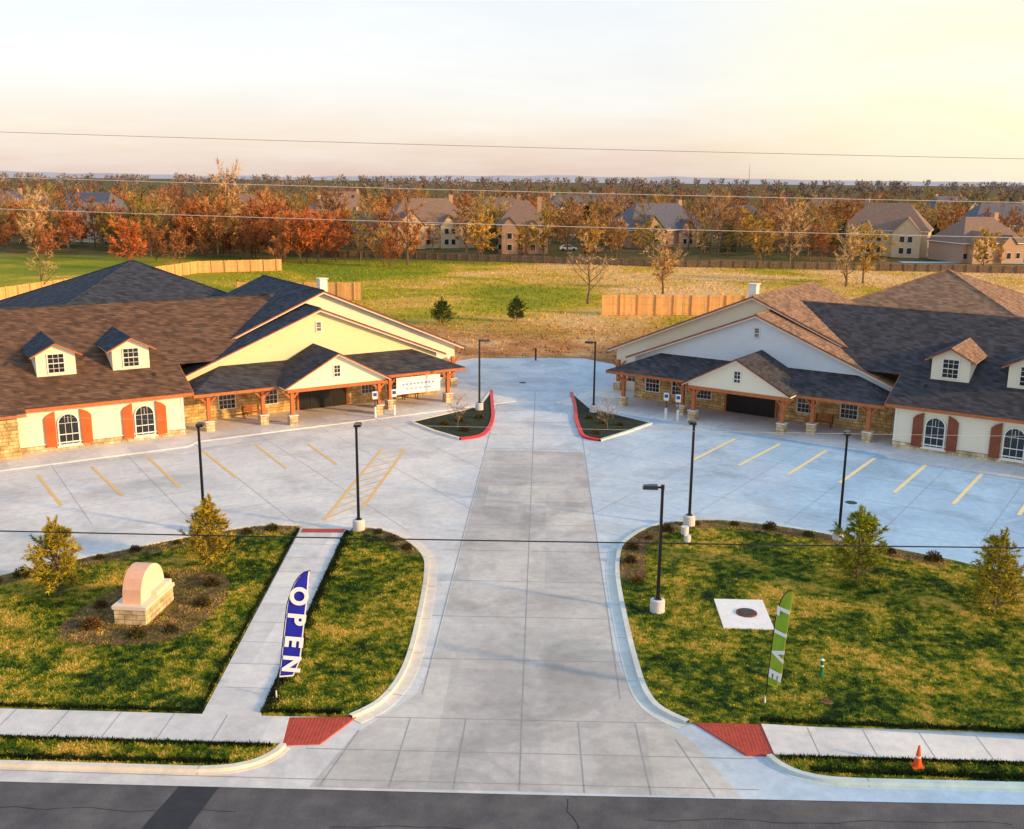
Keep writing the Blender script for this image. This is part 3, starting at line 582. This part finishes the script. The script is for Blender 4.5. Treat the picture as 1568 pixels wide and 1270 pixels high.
# ------------------------------------------------------------------ feather flags
M['blueflag']=mat('flag_blue',(.02,.025,.45),(.015,.018,.34),2,.6); M['greenflag']=mat('flag_green',(.16,.4,.02),(.4,.48,.03),.9,.6)
M['whitecloth']=mat('flag_white',(.88,.88,.88),(.84,.84,.84),3,.6); M['yellowcloth']=mat('flag_yellow',(.7,.6,.04),(.55,.55,.04),3,.6)
def flag(x,y,rot,h,lean,col,edge,txt,tcol,wid=.62,tsize=.62,sp=1.3):
    E=empty('feather_flag',(x,y,.08),rot)
    def c(t):
        z=h*(t if t<.8 else .8+.2*math.sin((t-.8)/.2*math.pi/2)); bx=lean*t*h+(0 if t<.72 else ((t-.72)/.28)**2*wid*1.0)
        return bx,z
    p=Part(); pts=[c(i/24) for i in range(25)]
    for a,b_ in zip(pts,pts[1:]): p.cyl((a[0],0,a[1]),(b_[0],0,b_[1]),.02,.018,'black',6,False)
    p.cyl((0,0,-.1),(0,0,.3),.04,.03,'trim',8); p.obj('pole',E)
    p=Part(); n=30; t0=.17
    for layer,(k,ins,yy) in enumerate(((edge,0,0),(col,.045,-.006),(col,.045,.006))):
        for i in range(n):
            ta=t0+(1-t0)*i/n; tb=t0+(1-t0)*(i+1)/n
            if layer: ta=t0+.012+(1-t0-.03)*i/n; tb=t0+.012+(1-t0-.03)*(i+1)/n
            q=[]
            for t in (ta,tb):
                bx,z=c(t); right=lean*t*h+wid*(1 if t>.3 else .72+.28*(t-t0)/(.3-t0))
                right=max(right,bx+.02); wv=.04*math.sin(t*9)
                q.append(((bx+ins,z),(max(right-ins,bx+ins),z),wv))
            (a,b_,w1),(d,c_,w2)=q
            p.poly([(a[0],yy,a[1]),(b_[0],w1+yy,b_[1]),(c_[0],w2+yy,c_[1]),(d[0],yy,d[1])],k)
    p.obj('banner',E)
    n=len(txt); zs=[h*(.81-(.81-.28)*i/(n-1)) for i in range(n)]
    for ch,zc in zip(txt,zs):
        cu=bpy.data.curves.new('letter','FONT'); cu.body=ch; cu.size=tsize*1.25; cu.extrude=.003; cu.offset=.035; cu.align_x='CENTER'; cu.align_y='CENTER'; cu.materials.append(M[tcol])
        o=bpy.data.objects.new('letter',cu); COL.objects.link(o)
        dg=bpy.context.evaluated_depsgraph_get(); dg.update(); me=bpy.data.meshes.new_from_object(o.evaluated_get(dg)); bpy.data.objects.remove(o)
        o=bpy.data.objects.new('letter',me); COL.objects.link(o); o.parent=E
        o.location=(lean*zc+wid*.53,-.062,zc); o.rotation_euler=(math.pi/2,math.pi/2+math.atan(lean),0)
flag(-9.35,32.3,math.radians(8),4.75,.14,'blueflag','whitecloth','OPEN','whitecloth',.68,.66)
flag(7.8,32.9,math.radians(-50),4.5,.06,'greenflag','yellowcloth','LIVE','whitecloth',.55,.52)
# ------------------------------------------------------------------ fences
def fence(name,pts,h,k,board=True):
    p=Part()
    for a,b_ in zip(pts,pts[1:]):
        A=Vector((*a,0));B=Vector((*b_,0)); d=(B-A); Ln=d.length; d.normalize(); n=Vector((-d.y,d.x,0))
        bw=.5 if board else 2; i=0; x=0
        while x<Ln:
            x2=min(x+bw*.97,Ln); hh=h+U(-.03,.03); q=A+d*x; r=A+d*x2; off=n*(.02 if i%2 else 0)
            p.hexa([q+off,r+off,r+off+n*.03,q+off+n*.03],[v+Vector((0,0,hh)) for v in (q+off,r+off,r+off+n*.03,q+off+n*.03)],k); x+=bw; i+=1
        for z in (.3,h*.55,h-.3):
            q=A-n*.04; r=B-n*.04; p.hexa([q+Vector((0,0,z)),r+Vector((0,0,z)),r+n*.035+Vector((0,0,z)),q+n*.035+Vector((0,0,z))],[v+Vector((0,0,z+.1)) for v in (q,r,r+n*.035,q+n*.035)],k)
        x=0
        while x<=Ln: q=A+d*x-n*.1; p.box(q.x-.06,q.x+.06,q.y-.06,q.y+.06,0,h+.1,k); x+=2.44
    p.obj(name)
fence('wooden_fence',[(7.1,137.5),(24,139),(32,139)],2.7,'fence')
fence('wooden_fence',[(-46,149),(-28,150.5)],2.6,'fence')
fence('wooden_fence',[(-78,140),(-66,190),(-52,197)],2.2,'fence')
fence('boundary_fence',[(-60,232),(-41.7,231),(21.4,217),(120,209)],1.5,'fenceold',True)
# ------------------------------------------------------------------ trees
def tubes(segs,n=5):
    V=[]
    for p,q,r0,r1 in segs:
        d=(q-p).normalized(); a=d.orthogonal().normalized(); c=d.cross(a)
        A=[p+(a*math.cos(t)+c*math.sin(t))*r0 for t in [2*math.pi*i/n for i in range(n)]]; B=[q+(a*math.cos(t)+c*math.sin(t))*r1 for t in [2*math.pi*i/n for i in range(n)]]
        for i in range(n): j=(i+1)%n; V.append((A[i],A[j],B[j])); V.append((A[i],B[j],B[i]))
    return V
def rv(s=1): return Vector((random.gauss(0,s),random.gauss(0,s),random.gauss(0,s)))
def deciduous(seed,h,cr,nl=11,ns=7,nt=14,tl=.9,tw=.09,base=.22,leafk='twigs'):
    random.seed(seed); segs=[]; T=[]
    p=Vector((0,0,-.1)); d=Vector((0,0,1)); r=h*.022; nodes=[]
    n=7
    for i in range(n):
        q=p+(d+rv(.06)).normalized()*h*.8/n; segs.append((p,q,r,r*.82)); nodes.append((p.copy(),q.copy(),r)); r*=.82; p=q
    for i in range(nl):
        t=base+(1-base)*(i+rnd())/nl; z=t*h*.8; k=min(n-1,int(t*n)); P=nodes[k][0].lerp(nodes[k][1],t*n-k if t*n-k<1 else 1)
        a=i*2.4+U(-.4,.4); spread=math.sin(math.pi*min(1,.25+.75*(1-t)))**.6*.9+.15
        D=Vector((math.cos(a)*spread,math.sin(a)*spread,.45+.7*t)).normalized(); Ln=cr*(1.15-.35*t)*U(.75,1.15); rr=nodes[k][2]*.5
        q=P; 
        for s in range(4):
            D=(D+rv(.13)+Vector((0,0,.07))).normalized(); q2=q+D*Ln/4; segs.append((q,q2,rr*(1-s*.2),rr*(.8-s*.2)+.01)); 
            for m_ in range(max(1,ns//3) if s else 1):
                D2=(D+rv(.55)+Vector((0,0,.15))).normalized(); L2=Ln*U(.22,.45); q0=q.lerp(q2,rnd()); q3=q0+D2*L2; segs.append((q0,q3,rr*.3,.015))
                for _ in range(nt):
                    b0=q0.lerp(q3,U(.25,1.05)); D3=(D2+rv(.6)).normalized(); l=tl*U(.5,1.3); side=D3.cross(rv()).normalized()*tw*U(.6,1.4)
                    T.append((b0-side,b0+side,b0+D3*l))
            q=q2
    return segs,T
def join_tree(name,segs,T,leaf,bark='bark',n=5):
    A=np.array([[list(v) for v in t] for t in tubes(segs,n)]); B=np.array([[list(v) for v in t] for t in T])
    V=np.concatenate([A,B]); k=len(V); me=bpy.data.meshes.new(name); me.vertices.add(k*3); me.vertices.foreach_set('co',V.reshape(-1).astype('f')); me.loops.add(k*3); me.loops.foreach_set('vertex_index',np.arange(k*3,dtype='i')); me.polygons.add(k); me.polygons.foreach_set('loop_start',np.arange(0,k*3,3,dtype='i'))
    me.materials.append(M[bark]); me.materials.append(M[leaf]); mi=np.zeros(k,'i'); mi[len(A):]=1; me.polygons.foreach_set('material_index',mi); me.update(); me.validate(); return me
def place(me,name,x,y,s=1,rz=None,parent=None,z=0,sz=None):
    o=bpy.data.objects.new(name,me); COL.objects.link(o); o.location=(x,y,z); o.scale=(s,s,sz or s); o.rotation_euler=(0,0,rz if rz is not None else U(0,6.28)); o.parent=parent; return o
def conifer(seed,h,r,nl=30,leaf='conifer'):
    random.seed(seed); segs=[(Vector((0,0,-.1)),Vector((0,0,h*.97)),h*.018,.02)]; T=[]
    for i in range(nl):
        t=(i+rnd())/nl; z=h*(.08+.9*t); R=r*(1-t)**.85*U(.75,1.1)+.15
        for j in range(6):
            a=rnd()*6.28; D=Vector((math.cos(a),math.sin(a),U(-.25,.15))); P=Vector((0,0,z)); Q=P+D*R; segs.append((P,Q,.03,.01))
            for _ in range(12):
                b0=P.lerp(Q,U(.25,1)); D3=(D+rv(.5)).normalized(); l=h*.05*U(.6,1.3); sd=D3.cross(rv()).normalized()*h*.009; T.append((b0-sd,b0+sd,b0+D3*l))
    return segs,T
protos=[join_tree('tree_proto',*deciduous(s,12,4.8,nl=U(11,15).__int__(),ns=8,nt=15,tl=1.1,tw=.09),leaf='twigs') for s in (1,2,3,4,5)]
sparse=[join_tree('tree_proto',*deciduous(s,13,4.6,nl=13,ns=7,nt=9,tl=1.2,tw=.055,base=.2),leaf='twigs') for s in (6,7)]
gold=[join_tree('tree_proto',*deciduous(s,8,3.6,nl=11,ns=8,nt=18,tl=.8,tw=.11,base=.15),leaf='golden') for s in (11,12)]
rust=[join_tree('tree_proto',*deciduous(s,9,4.4,nl=13,ns=9,nt=19,tl=.95,tw=.08,base=.08),leaf='rusty') for s in (21,22)]
pale=join_tree('tree_proto',*deciduous(31,17,6,nl=16,ns=7,nt=12,tl=1.3,tw=.06,base=.1),leaf='paletwig')
bare=join_tree('tree_proto',*deciduous(32,9,3.6,nl=11,ns=6,nt=5,tl=.9,tw=.035,base=.25),leaf='paletwig')
farp=[join_tree('tree_proto',*deciduous(s,11,6,nl=9,ns=5,nt=10,tl=1.7,tw=.28,base=.1),leaf='twigsfar') for s in (41,42,43)]
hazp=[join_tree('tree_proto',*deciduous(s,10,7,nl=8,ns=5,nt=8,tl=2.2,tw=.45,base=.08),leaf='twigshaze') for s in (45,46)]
con=[join_tree('conifer_proto',*conifer(s,12,3.4),leaf='conifer') for s in (51,52)]
random.seed(99)
DT=empty('distant_trees')
rX=lambda px,Y: Y*((px-784)/1600-.036)
# x, y, rot, width, depth, wall height, wall material, roof material, openness of the view onto it
houses=[(-165,320,.2,20,13,5.8,0,0,.4),(-128,285,-.4,26,16,6.2,1,0,.7),(-108,365,.1,18,13,6,0,1,.1),(-66,322,.45,22,15,5,2,1,.25),(-50,278,-.35,15,12,3.8,3,1,.5),(-33,272,.35,22,15,6.2,3,1,.6),(-7,256,.05,12,13,7,2,1,.85),(-17,345,-.1,18,13,6,2,1,.1),(22,430,.0,22,13,6.5,0,0,.5),(29,286,.4,24,16,4.8,2,0,.7),(60,340,-.2,20,13,4.4,0,0,.35),(84,262,-.4,20,15,6.4,3,1,.75),(99,244,.25,16,13,4.6,2,1,.7),(131,308,.1,22,14,6,0,0,.4),(-85,420,.3,20,13,6.4,2,1,.2),(104,390,-.3,22,13,6.4,0,1,.3),(6,405,.3,18,13,6.2,0,0,.1),(-195,360,.1,22,14,6,0,0,.4),(170,450,.2,22,13,6.4,0,0,.2)]
def clear(x,y):
    for h in houses:
        if abs(x-h[0])<h[3]*.6 and abs(y-h[1])<h[4]*.85: return False
        if h[1]<345 and abs(x-h[0]*(y/h[1]))<h[3]*.36 and y<h[1] and rnd()<h[8]: return False
    return True
for i in range(880):
    Y=random.choice([U(236,300),U(245,400),U(250,400),U(300,520)]); x=U(-.56,.5)*Y
    if not clear(x,Y): continue
    q=rnd(); left=x<-15
    if q<.06: place(random.choice(con),'conifer',x,Y,U(.5,.95),parent=DT)
    elif q<(.16 if left else .28): place(random.choice(gold),'tree',x,Y,U(.6,1.25),parent=DT)
    elif q<(.42 if left else .36): place(random.choice(rust),'tree',x,Y,U(.6,1.15),parent=DT)
    elif q<.6: place(random.choice(sparse),'tree',x,Y,U(.6,1.15),parent=DT)
    else: place(random.choice(protos),'tree',x,Y,U(.5,1.05),parent=DT)
for i in range(420):
    Y=500*math.exp(rnd()*.9); x=U(-.58,.52)*Y
    place(random.choice(farp),'far_tree',x,Y,U(.5,.95),parent=DT)
for i in range(320):
    Y=1100*math.exp(rnd()*.9); x=U(-.58,.52)*Y
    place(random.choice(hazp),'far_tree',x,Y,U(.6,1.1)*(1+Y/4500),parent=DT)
for i in range(120):
    Y=U(208,275); px=U(-20,640) ; x=rX(px,Y)
    if not clear(x,Y): continue
    place(random.choice(rust+protos[:3]+rust+sparse),'tree',x,Y,U(.6,1.15),parent=DT)
for me,x,y,s,nm in ((rust[0],rX(175,195),195,.95,'rust_tree'),(pale,rX(340,250),250,1.2,'cottonwood_tree'),(rust[1],rX(400,222),222,1.3,'rust_tree'),(rust[0],rX(310,225),225,1.3,'rust_tree'),(rust[0],rX(500,228),228,1.0,'rust_tree'),(gold[0],rX(735,228),228,1.15,'golden_tree'),(bare,5.6,150,1.05,'bare_tree'),(bare,rX(1018,165),165,1.1,'bare_tree'),(gold[1],rX(1018,172),172,.75,'golden_tree'),(gold[1],rX(1170,225),225,1.1,'golden_tree'),(pale,rX(1210,222),222,.8,'cottonwood_tree'),(gold[0],rX(1325,186),186,1.2,'golden_tree'),(pale,rX(1300,180),180,.6,'bare_tree'),(pale,rX(30,215),215,.85,'bare_tree'),(gold[1],rX(905,236),236,1,'golden_tree'),(gold[0],rX(1505,215),215,1.0,'golden_tree'),(bare,rX(30,150),150,.8,'bare_tree'),(bare,-6.6,72.4,.28,'bare_sapling'),(bare,4.4,72.6,.28,'bare_sapling')):
    place(me,nm,x,y,s)
# young pines
def pine(seed,h,r,leaf):
    random.seed(seed); segs=[(Vector((0,0,0)),Vector((U(-.1,.1),U(-.1,.1),h*.9)),.06,.015)]; T=[]
    for i in range(17):
        t=(i+.5*rnd())/17; z=h*(.05+.78*t); R=r*(1.05-t)**.6*U(.65,1.2)+.06
        for j in range(7):
            a=rnd()*6.28; RR=R*U(.55,1.15); P=Vector((0,0,z)); Q=P+Vector((math.cos(a)*RR,math.sin(a)*RR,RR*U(.3,.75))); segs.append((P,Q,.018,.008))
            sub=[(P,Q)]
            for _ in range(3): b0=P.lerp(Q,U(.4,.9)); q=b0+((Q-P).normalized()+rv(.5)).normalized()*RR*.35; segs.append((b0,q,.01,.005)); sub.append((b0,q))
            for (b0,q0) in sub:
                for _ in range(22):
                    b=b0.lerp(q0,U(.35,1.05)); D3=((q0-b0).normalized()*.9+rv(.6)).normalized(); l=U(.12,.24); sd=D3.cross(rv()).normalized()*.024; T.append((b-sd,b+sd,b+D3*l))
    for j in range(4):
        P=Vector((0,0,h*.78)); Q=P+Vector((U(-.25,.25),U(-.25,.25),h*U(.12,.24))); segs.append((P,Q,.012,.006))
        for _ in range(80): b=P.lerp(Q,rnd()); D3=(Vector((0,0,.8))+rv(.6)).normalized(); sd=D3.cross(rv()).normalized()*.022; T.append((b-sd,b+sd,b+D3*.18))
    return segs,T
for i,(x,y,h,r) in enumerate(((-21.1,40.7,3.7,1.25),(-15.6,44.3,3.6,1.3),(14.3,44.4,3.8,1.25),(19.2,41.3,3.8,1.35))):
    place(join_tree('pine',*pine(61+i,h,r,'needles'),leaf='needles'),'young_pine_tree',x,y,1,0,z=.08)
for i,(x,y) in enumerate(((-13.4,126.4),(-4.2,129.7))):
    place(join_tree('pine',*pine(71+i,3.4,1.3,'g'),leaf='needlesgreen'),'young_pine_tree',x,y,1,0)
def shrub(seed,r,n=420):
    random.seed(seed); segs=[]; T=[]
    for i in range(14): segs.append((Vector((0,0,0)),Vector((U(-r,r)*.8,U(-r,r)*.8,r*U(.6,1.2))),.012,.005))
    for i in range(n):
        v=rv(); v.normalize(); v.z=abs(v.z); v*=r*U(.45,1.1); D=(v.normalized()+rv(.5)).normalized(); sd=D.cross(rv()).normalized()*.025; T.append((v-sd,v+sd,v+D*.1))
    return join_tree('shrub',segs,T,'shrub')
shr=[shrub(s,.3) for s in (81,82,83)]
random.seed(5)
def along(P,off,step):
    Q=offset(P,off); acc=0; out=[]
    for a,b_ in zip(Q,Q[1:]):
        d=math.dist(a,b_); acc+=d
        if acc>step: out.append(a); acc=0
    return out
for x,y in along(L1e[:38],.6,1.4)+along(L2e[3:22],-.5,1.2)+along(Re[20:80],-.6,1.7): place(random.choice(shr),'shrub',x+U(-.2,.2),y+U(-.2,.2),U(.6,1.3),z=.09)
for x,y in ((-18.3,37.6),(-18.8,39.6),(-18.4,41.5),(-14.9,42.2),(-15.0,37.4),(-14.6,40.0),(-17.3,42.6),(-16.2,36.9),(-6.6,74.5),(-6,71.5),(-5.2,75.5),(4.1,74.5),(3.5,71.3),(3.2,76),(-7.6,73.2),(5.4,74)): place(random.choice(shr),'shrub',x,y,U(.7,1.3),z=.09)
# ------------------------------------------------------------------ houses
WC=[mat('house_siding',(.66,.58,.47),(.56,.5,.4),1),mat('house_cream',(.84,.74,.56),(.76,.66,.5),1),mat('house_brick',(.5,.31,.2),(.4,.24,.15),2),mat('house_tan',(.72,.52,.31),(.62,.44,.26),1)]
RC=[zband('house_roof',(.15,.14,.16),(.1,.1,.12),.3,.7),zband('house_roof_b',(.28,.17,.12),(.2,.13,.09),.3,.7)]
for i,w in enumerate(WC): M['hw%d'%i]=w
for i,w in enumerate(RC): M['hr%d'%i]=w
def house(x,y,rot,w,d,h,ci,ri,_):
    E=empty('suburban_house',(x,y,0),rot); W=Part(); R=Part(); G_=Part(); wk='hw%d'%ci; rk='hr%d'%ri
    W.box(-w/2,w/2,-d/2,d/2,0,h,wk); s=.8; o=.5; rh=d/2*s+.3
    a=w/2+o; b_=d/2+o; rr=max(.5,w/2-d/2*.7)
    for q in ([(-a,-b_),(a,-b_),(rr,0),(-rr,0)],[(a,b_),(-a,b_),(-rr,0),(rr,0)]): R.poly([(*q[0],h-.1),(*q[1],h-.1),(*q[2],h+rh),(*q[3],h+rh)],rk)
    R.poly([(a,-b_,h-.1),(a,b_,h-.1),(rr,0,h+rh)],rk); R.poly([(-a,b_,h-.1),(-a,-b_,h-.1),(-rr,0,h+rh)],rk)
    R.box(-a,a,-b_,b_,h-.3,h-.11,'trim')
    s_=1 if int(abs(x))%2 else -1
    for gx,gw,gd in ((-s_*w*.27,w*.32,2.2),(s_*w*.2,w*.22,1.0)):
        y0=-d/2-gd; gh=gw/2*1.05; e=h*.96
        W.poly([(gx-gw/2,y0,0),(gx+gw/2,y0,0),(gx+gw/2,y0,e),(gx,y0,e+gh),(gx-gw/2,y0,e)],wk)
        for sg in (-1,1):
            W.poly([(gx+sg*gw/2,y0,0),(gx+sg*gw/2,-d/2,0),(gx+sg*gw/2,-d/2,e),(gx+sg*gw/2,y0,e)],wk)
            R.poly([(gx+sg*(gw/2+.3),y0-.3,e-.3),(gx,y0-.3,e+gh+.05),(gx,0,e+gh+.05),(gx+sg*(gw/2+.3),0,e-.3)],rk)
        for zz in ([.9,3.6] if h>5 else [.9]):
            for dx in ((-.9,.9) if gw>4 else (0,)):
                G_.box(gx+dx-.6,gx+dx+.6,y0-.06,y0-.01,zz,zz+1.5,'trim'); G_.box(gx+dx-.52,gx+dx+.52,y0-.09,y0-.065,zz+.08,zz+1.42,'glass')
    for zz in ([.9,3.6] if h>5 else [.9]):
        for xx in (-w*.46,-w*.05,w*.4):
            G_.box(xx-.53,xx+.53,-d/2-.06,-d/2-.01,zz,zz+1.4,'trim'); G_.box(xx-.47,xx+.47,-d/2-.09,-d/2-.065,zz+.08,zz+1.32,'glass')
        for yy in (-d*.25,d*.2):
            G_.box(w/2+.01,w/2+.06,yy-.5,yy+.5,zz,zz+1.4,'trim'); G_.box(w/2+.065,w/2+.09,yy-.43,yy+.43,zz+.08,zz+1.32,'glass')
    W.box(s_*w*.3,s_*w*.3+1.1,1,2.2,h,h+rh+.9,'hw2')
    W.obj('walls',E); R.obj('roof',E); G_.obj('windows',E)
for hh in houses: house(*hh)
p=Part(); p.poly([(-300,345,-.02),(300,322,-.02),(300,330,-.02),(-300,353,-.02)],'lot'); p.poly([(80,236,-.02),(160,238,-.02),(160,242,-.02),(80,240,-.02)],'lot'); p.obj('neighbourhood_road')
M['carred']=mat('car_red',(.35,.03,.03),(.3,.03,.03),1,.3,spec=.6); M['carsilver']=mat('car_silver',(.6,.6,.62),(.55,.55,.57),1,.3,spec=.6)
def car(x,y,rot,k):
    E=empty('parked_car',(x,y,0),rot); p=Part()
    prof=[(-2.2,.35),(2.2,.35),(2.25,.75),(1.2,.95),(.55,1.45),(-1.2,1.48),(-1.95,1.0),(-2.25,.9)]
    for yy in (-.85,.85): p.tess([(a,yy,z) for a,z in prof],k)
    for i in range(len(prof)): a=prof[i];b_=prof[(i+1)%len(prof)]; p.poly([(a[0],-.85,a[1]),(b_[0],-.85,b_[1]),(b_[0],.85,b_[1]),(a[0],.85,a[1])],k)
    p.obj('body',E); p=Part()
    for yy in (-.87,.87): p.tess([(a,yy,z) for a,z in [(-1.6,1.0),(.95,1.0),(.5,1.38),(-1.1,1.4)]],'glass')
    p.obj('side_glass',E); p=Part()
    for xx in (-1.4,1.4):
        for yy in (-.88,.68): p.cyl((xx,yy,.33),(xx,yy+.2,.33),.33,.33,'black',14)
    p.obj('wheels',E)
car(10,254,.1,'carred'); car(4.5,262,.1,'carsilver'); car(62,290,.0,'carsilver')
p=Part(); p.cyl((262,1400,0),(262,1400,38),.5,.2,'wiremetal',6); p.obj('radio_mast')
# ------------------------------------------------------------------ power lines
def wire(name,z0,z1,r,k,Y=22,sag=.5):
    cu=bpy.data.curves.new(name,'CURVE'); cu.dimensions='3D'; cu.bevel_depth=r; cu.bevel_resolution=2; sp=cu.splines.new('POLY'); n=40; sp.points.add(n)
    for i in range(n+1):
        t=i/n; sp.points[i].co=(-42+84*t,Y,z0+(z1-z0)*t-sag*4*t*(1-t)+sag,1)
    cu.materials.append(M[k]); o=bpy.data.objects.new(name,cu); COL.objects.link(o)
for z0,z1,r,k in ((19.32,17.89,.005,'wiremetal'),(18.3,17.1,.006,'wirebright'),(17.7,16.3,.006,'wirebright'),(12.65,12.5,.003,'wirebright'),(9.66,10.17,.016,'black')): wire('power_line',z0,z1,r,k)
def upole(x):
    E=empty('utility_pole',(x,22,0)); p=Part(); p.cyl((0,0,0),(0,0,19.6),.2,.13,'bark',12); p.box(-.06,.06,-1.2,1.2,18.6,18.75,'bark'); p.obj('pole',E)
upole(-42); upole(42)
# ------------------------------------------------------------------ sky, sun, camera
az=math.radians(-20); el=math.radians(16)
sd=Vector((math.cos(az)*math.cos(el),math.sin(az)*math.cos(el),math.sin(el)))
w=bpy.data.worlds.new('World'); SC.world=w; w.use_nodes=True; nt=w.node_tree; L=nt.links.new
bg=nt.nodes['Background']; sky=nt.nodes.new('ShaderNodeTexSky'); sky.sky_type='NISHITA'; sky.sun_disc=False; sky.sun_elevation=el; sky.sun_rotation=math.atan2(sd.x,sd.y); sky.dust_density=2
L(sky.outputs[0],bg.inputs[0]); bg.inputs[1].default_value=.06
tc=N(nt,'ShaderNodeTexCoord'); nm=N(nt,'ShaderNodeVectorMath',operation='NORMALIZE'); L(tc.outputs['Generated'],nm.inputs[0])
sp=N(nt,'ShaderNodeSeparateXYZ'); L(nm.outputs[0],sp.inputs[0])
r=ramp(nt,[(0,(.76,.56,.48)),(.03,(.84,.68,.58)),(.08,(.82,.78,.77)),(.2,(.78,.81,.85)),(.4,(.42,.6,.86)),(1,(.26,.48,.80))]); L(sp.outputs[2],r.inputs[0])
dt=N(nt,'ShaderNodeVectorMath',operation='DOT_PRODUCT'); L(nm.outputs[0],dt.inputs[0]); dt.inputs[1].default_value=Vector((.62,.78,.12)).normalized()
mr=N(nt,'ShaderNodeMapRange'); mr.inputs[1].default_value=.84; mr.inputs[2].default_value=1; L(dt.outputs['Value'],mr.inputs[0])
c=mix(nt,mr.outputs[0],r.outputs[0],(1.05,.94,.56))
mp=N(nt,'ShaderNodeMapping'); mp.inputs['Scale'].default_value=(2.2,2.2,14); L(nm.outputs[0],mp.inputs[0])
n=N(nt,'ShaderNodeTexNoise',Scale=1.6,Detail=7,Roughness=.6,Distortion=.3); L(mp.outputs[0],n.inputs['Vector'])
rc=ramp(nt,[(.42,(0,0,0)),(.7,(1,1,1))]); L(n.outputs[0],rc.inputs[0])
ml=N(nt,'ShaderNodeMath',operation='MULTIPLY'); ml.inputs[1].default_value=.5; L(rc.outputs[0],ml.inputs[0])
c=mix(nt,ml.outputs[0],c,(.95,.92,.88))
b2=nt.nodes.new('ShaderNodeBackground'); L(c,b2.inputs[0]); b2.inputs[1].default_value=.95
ads=nt.nodes.new('ShaderNodeAddShader'); L(bg.outputs[0],ads.inputs[0]); L(b2.outputs[0],ads.inputs[1]); L(ads.outputs[0],nt.nodes['World Output'].inputs[0])
sl=bpy.data.lights.new('sun','SUN'); sl.energy=5; sl.angle=math.radians(3); sl.color=(1,.62,.24)
so=bpy.data.objects.new('sun',sl); COL.objects.link(so); so.rotation_euler=(-sd).to_track_quat('-Z','Y').to_euler(); so.location=(60,-20,40)
cd=bpy.data.cameras.new('camera'); co=bpy.data.objects.new('camera',cd); COL.objects.link(co); SC.camera=co
cd.sensor_width=36; cd.lens=36*1560/1568; cd.clip_end=20000; cd.clip_start=.1
pitch=math.atan(363/1560); yaw=math.atan(56/1560); roll=.0092
Rm=Matrix.Rotation(yaw,3,'Z')@Matrix.Rotation(math.pi/2-pitch,3,'X')@Matrix.Rotation(roll,3,'Z')
co.matrix_world=Matrix.Translation((0,0,18))@Rm.to_4x4()
SC.view_settings.view_transform='Standard'; SC.view_settings.look='None'; SC.view_settings.exposure=0
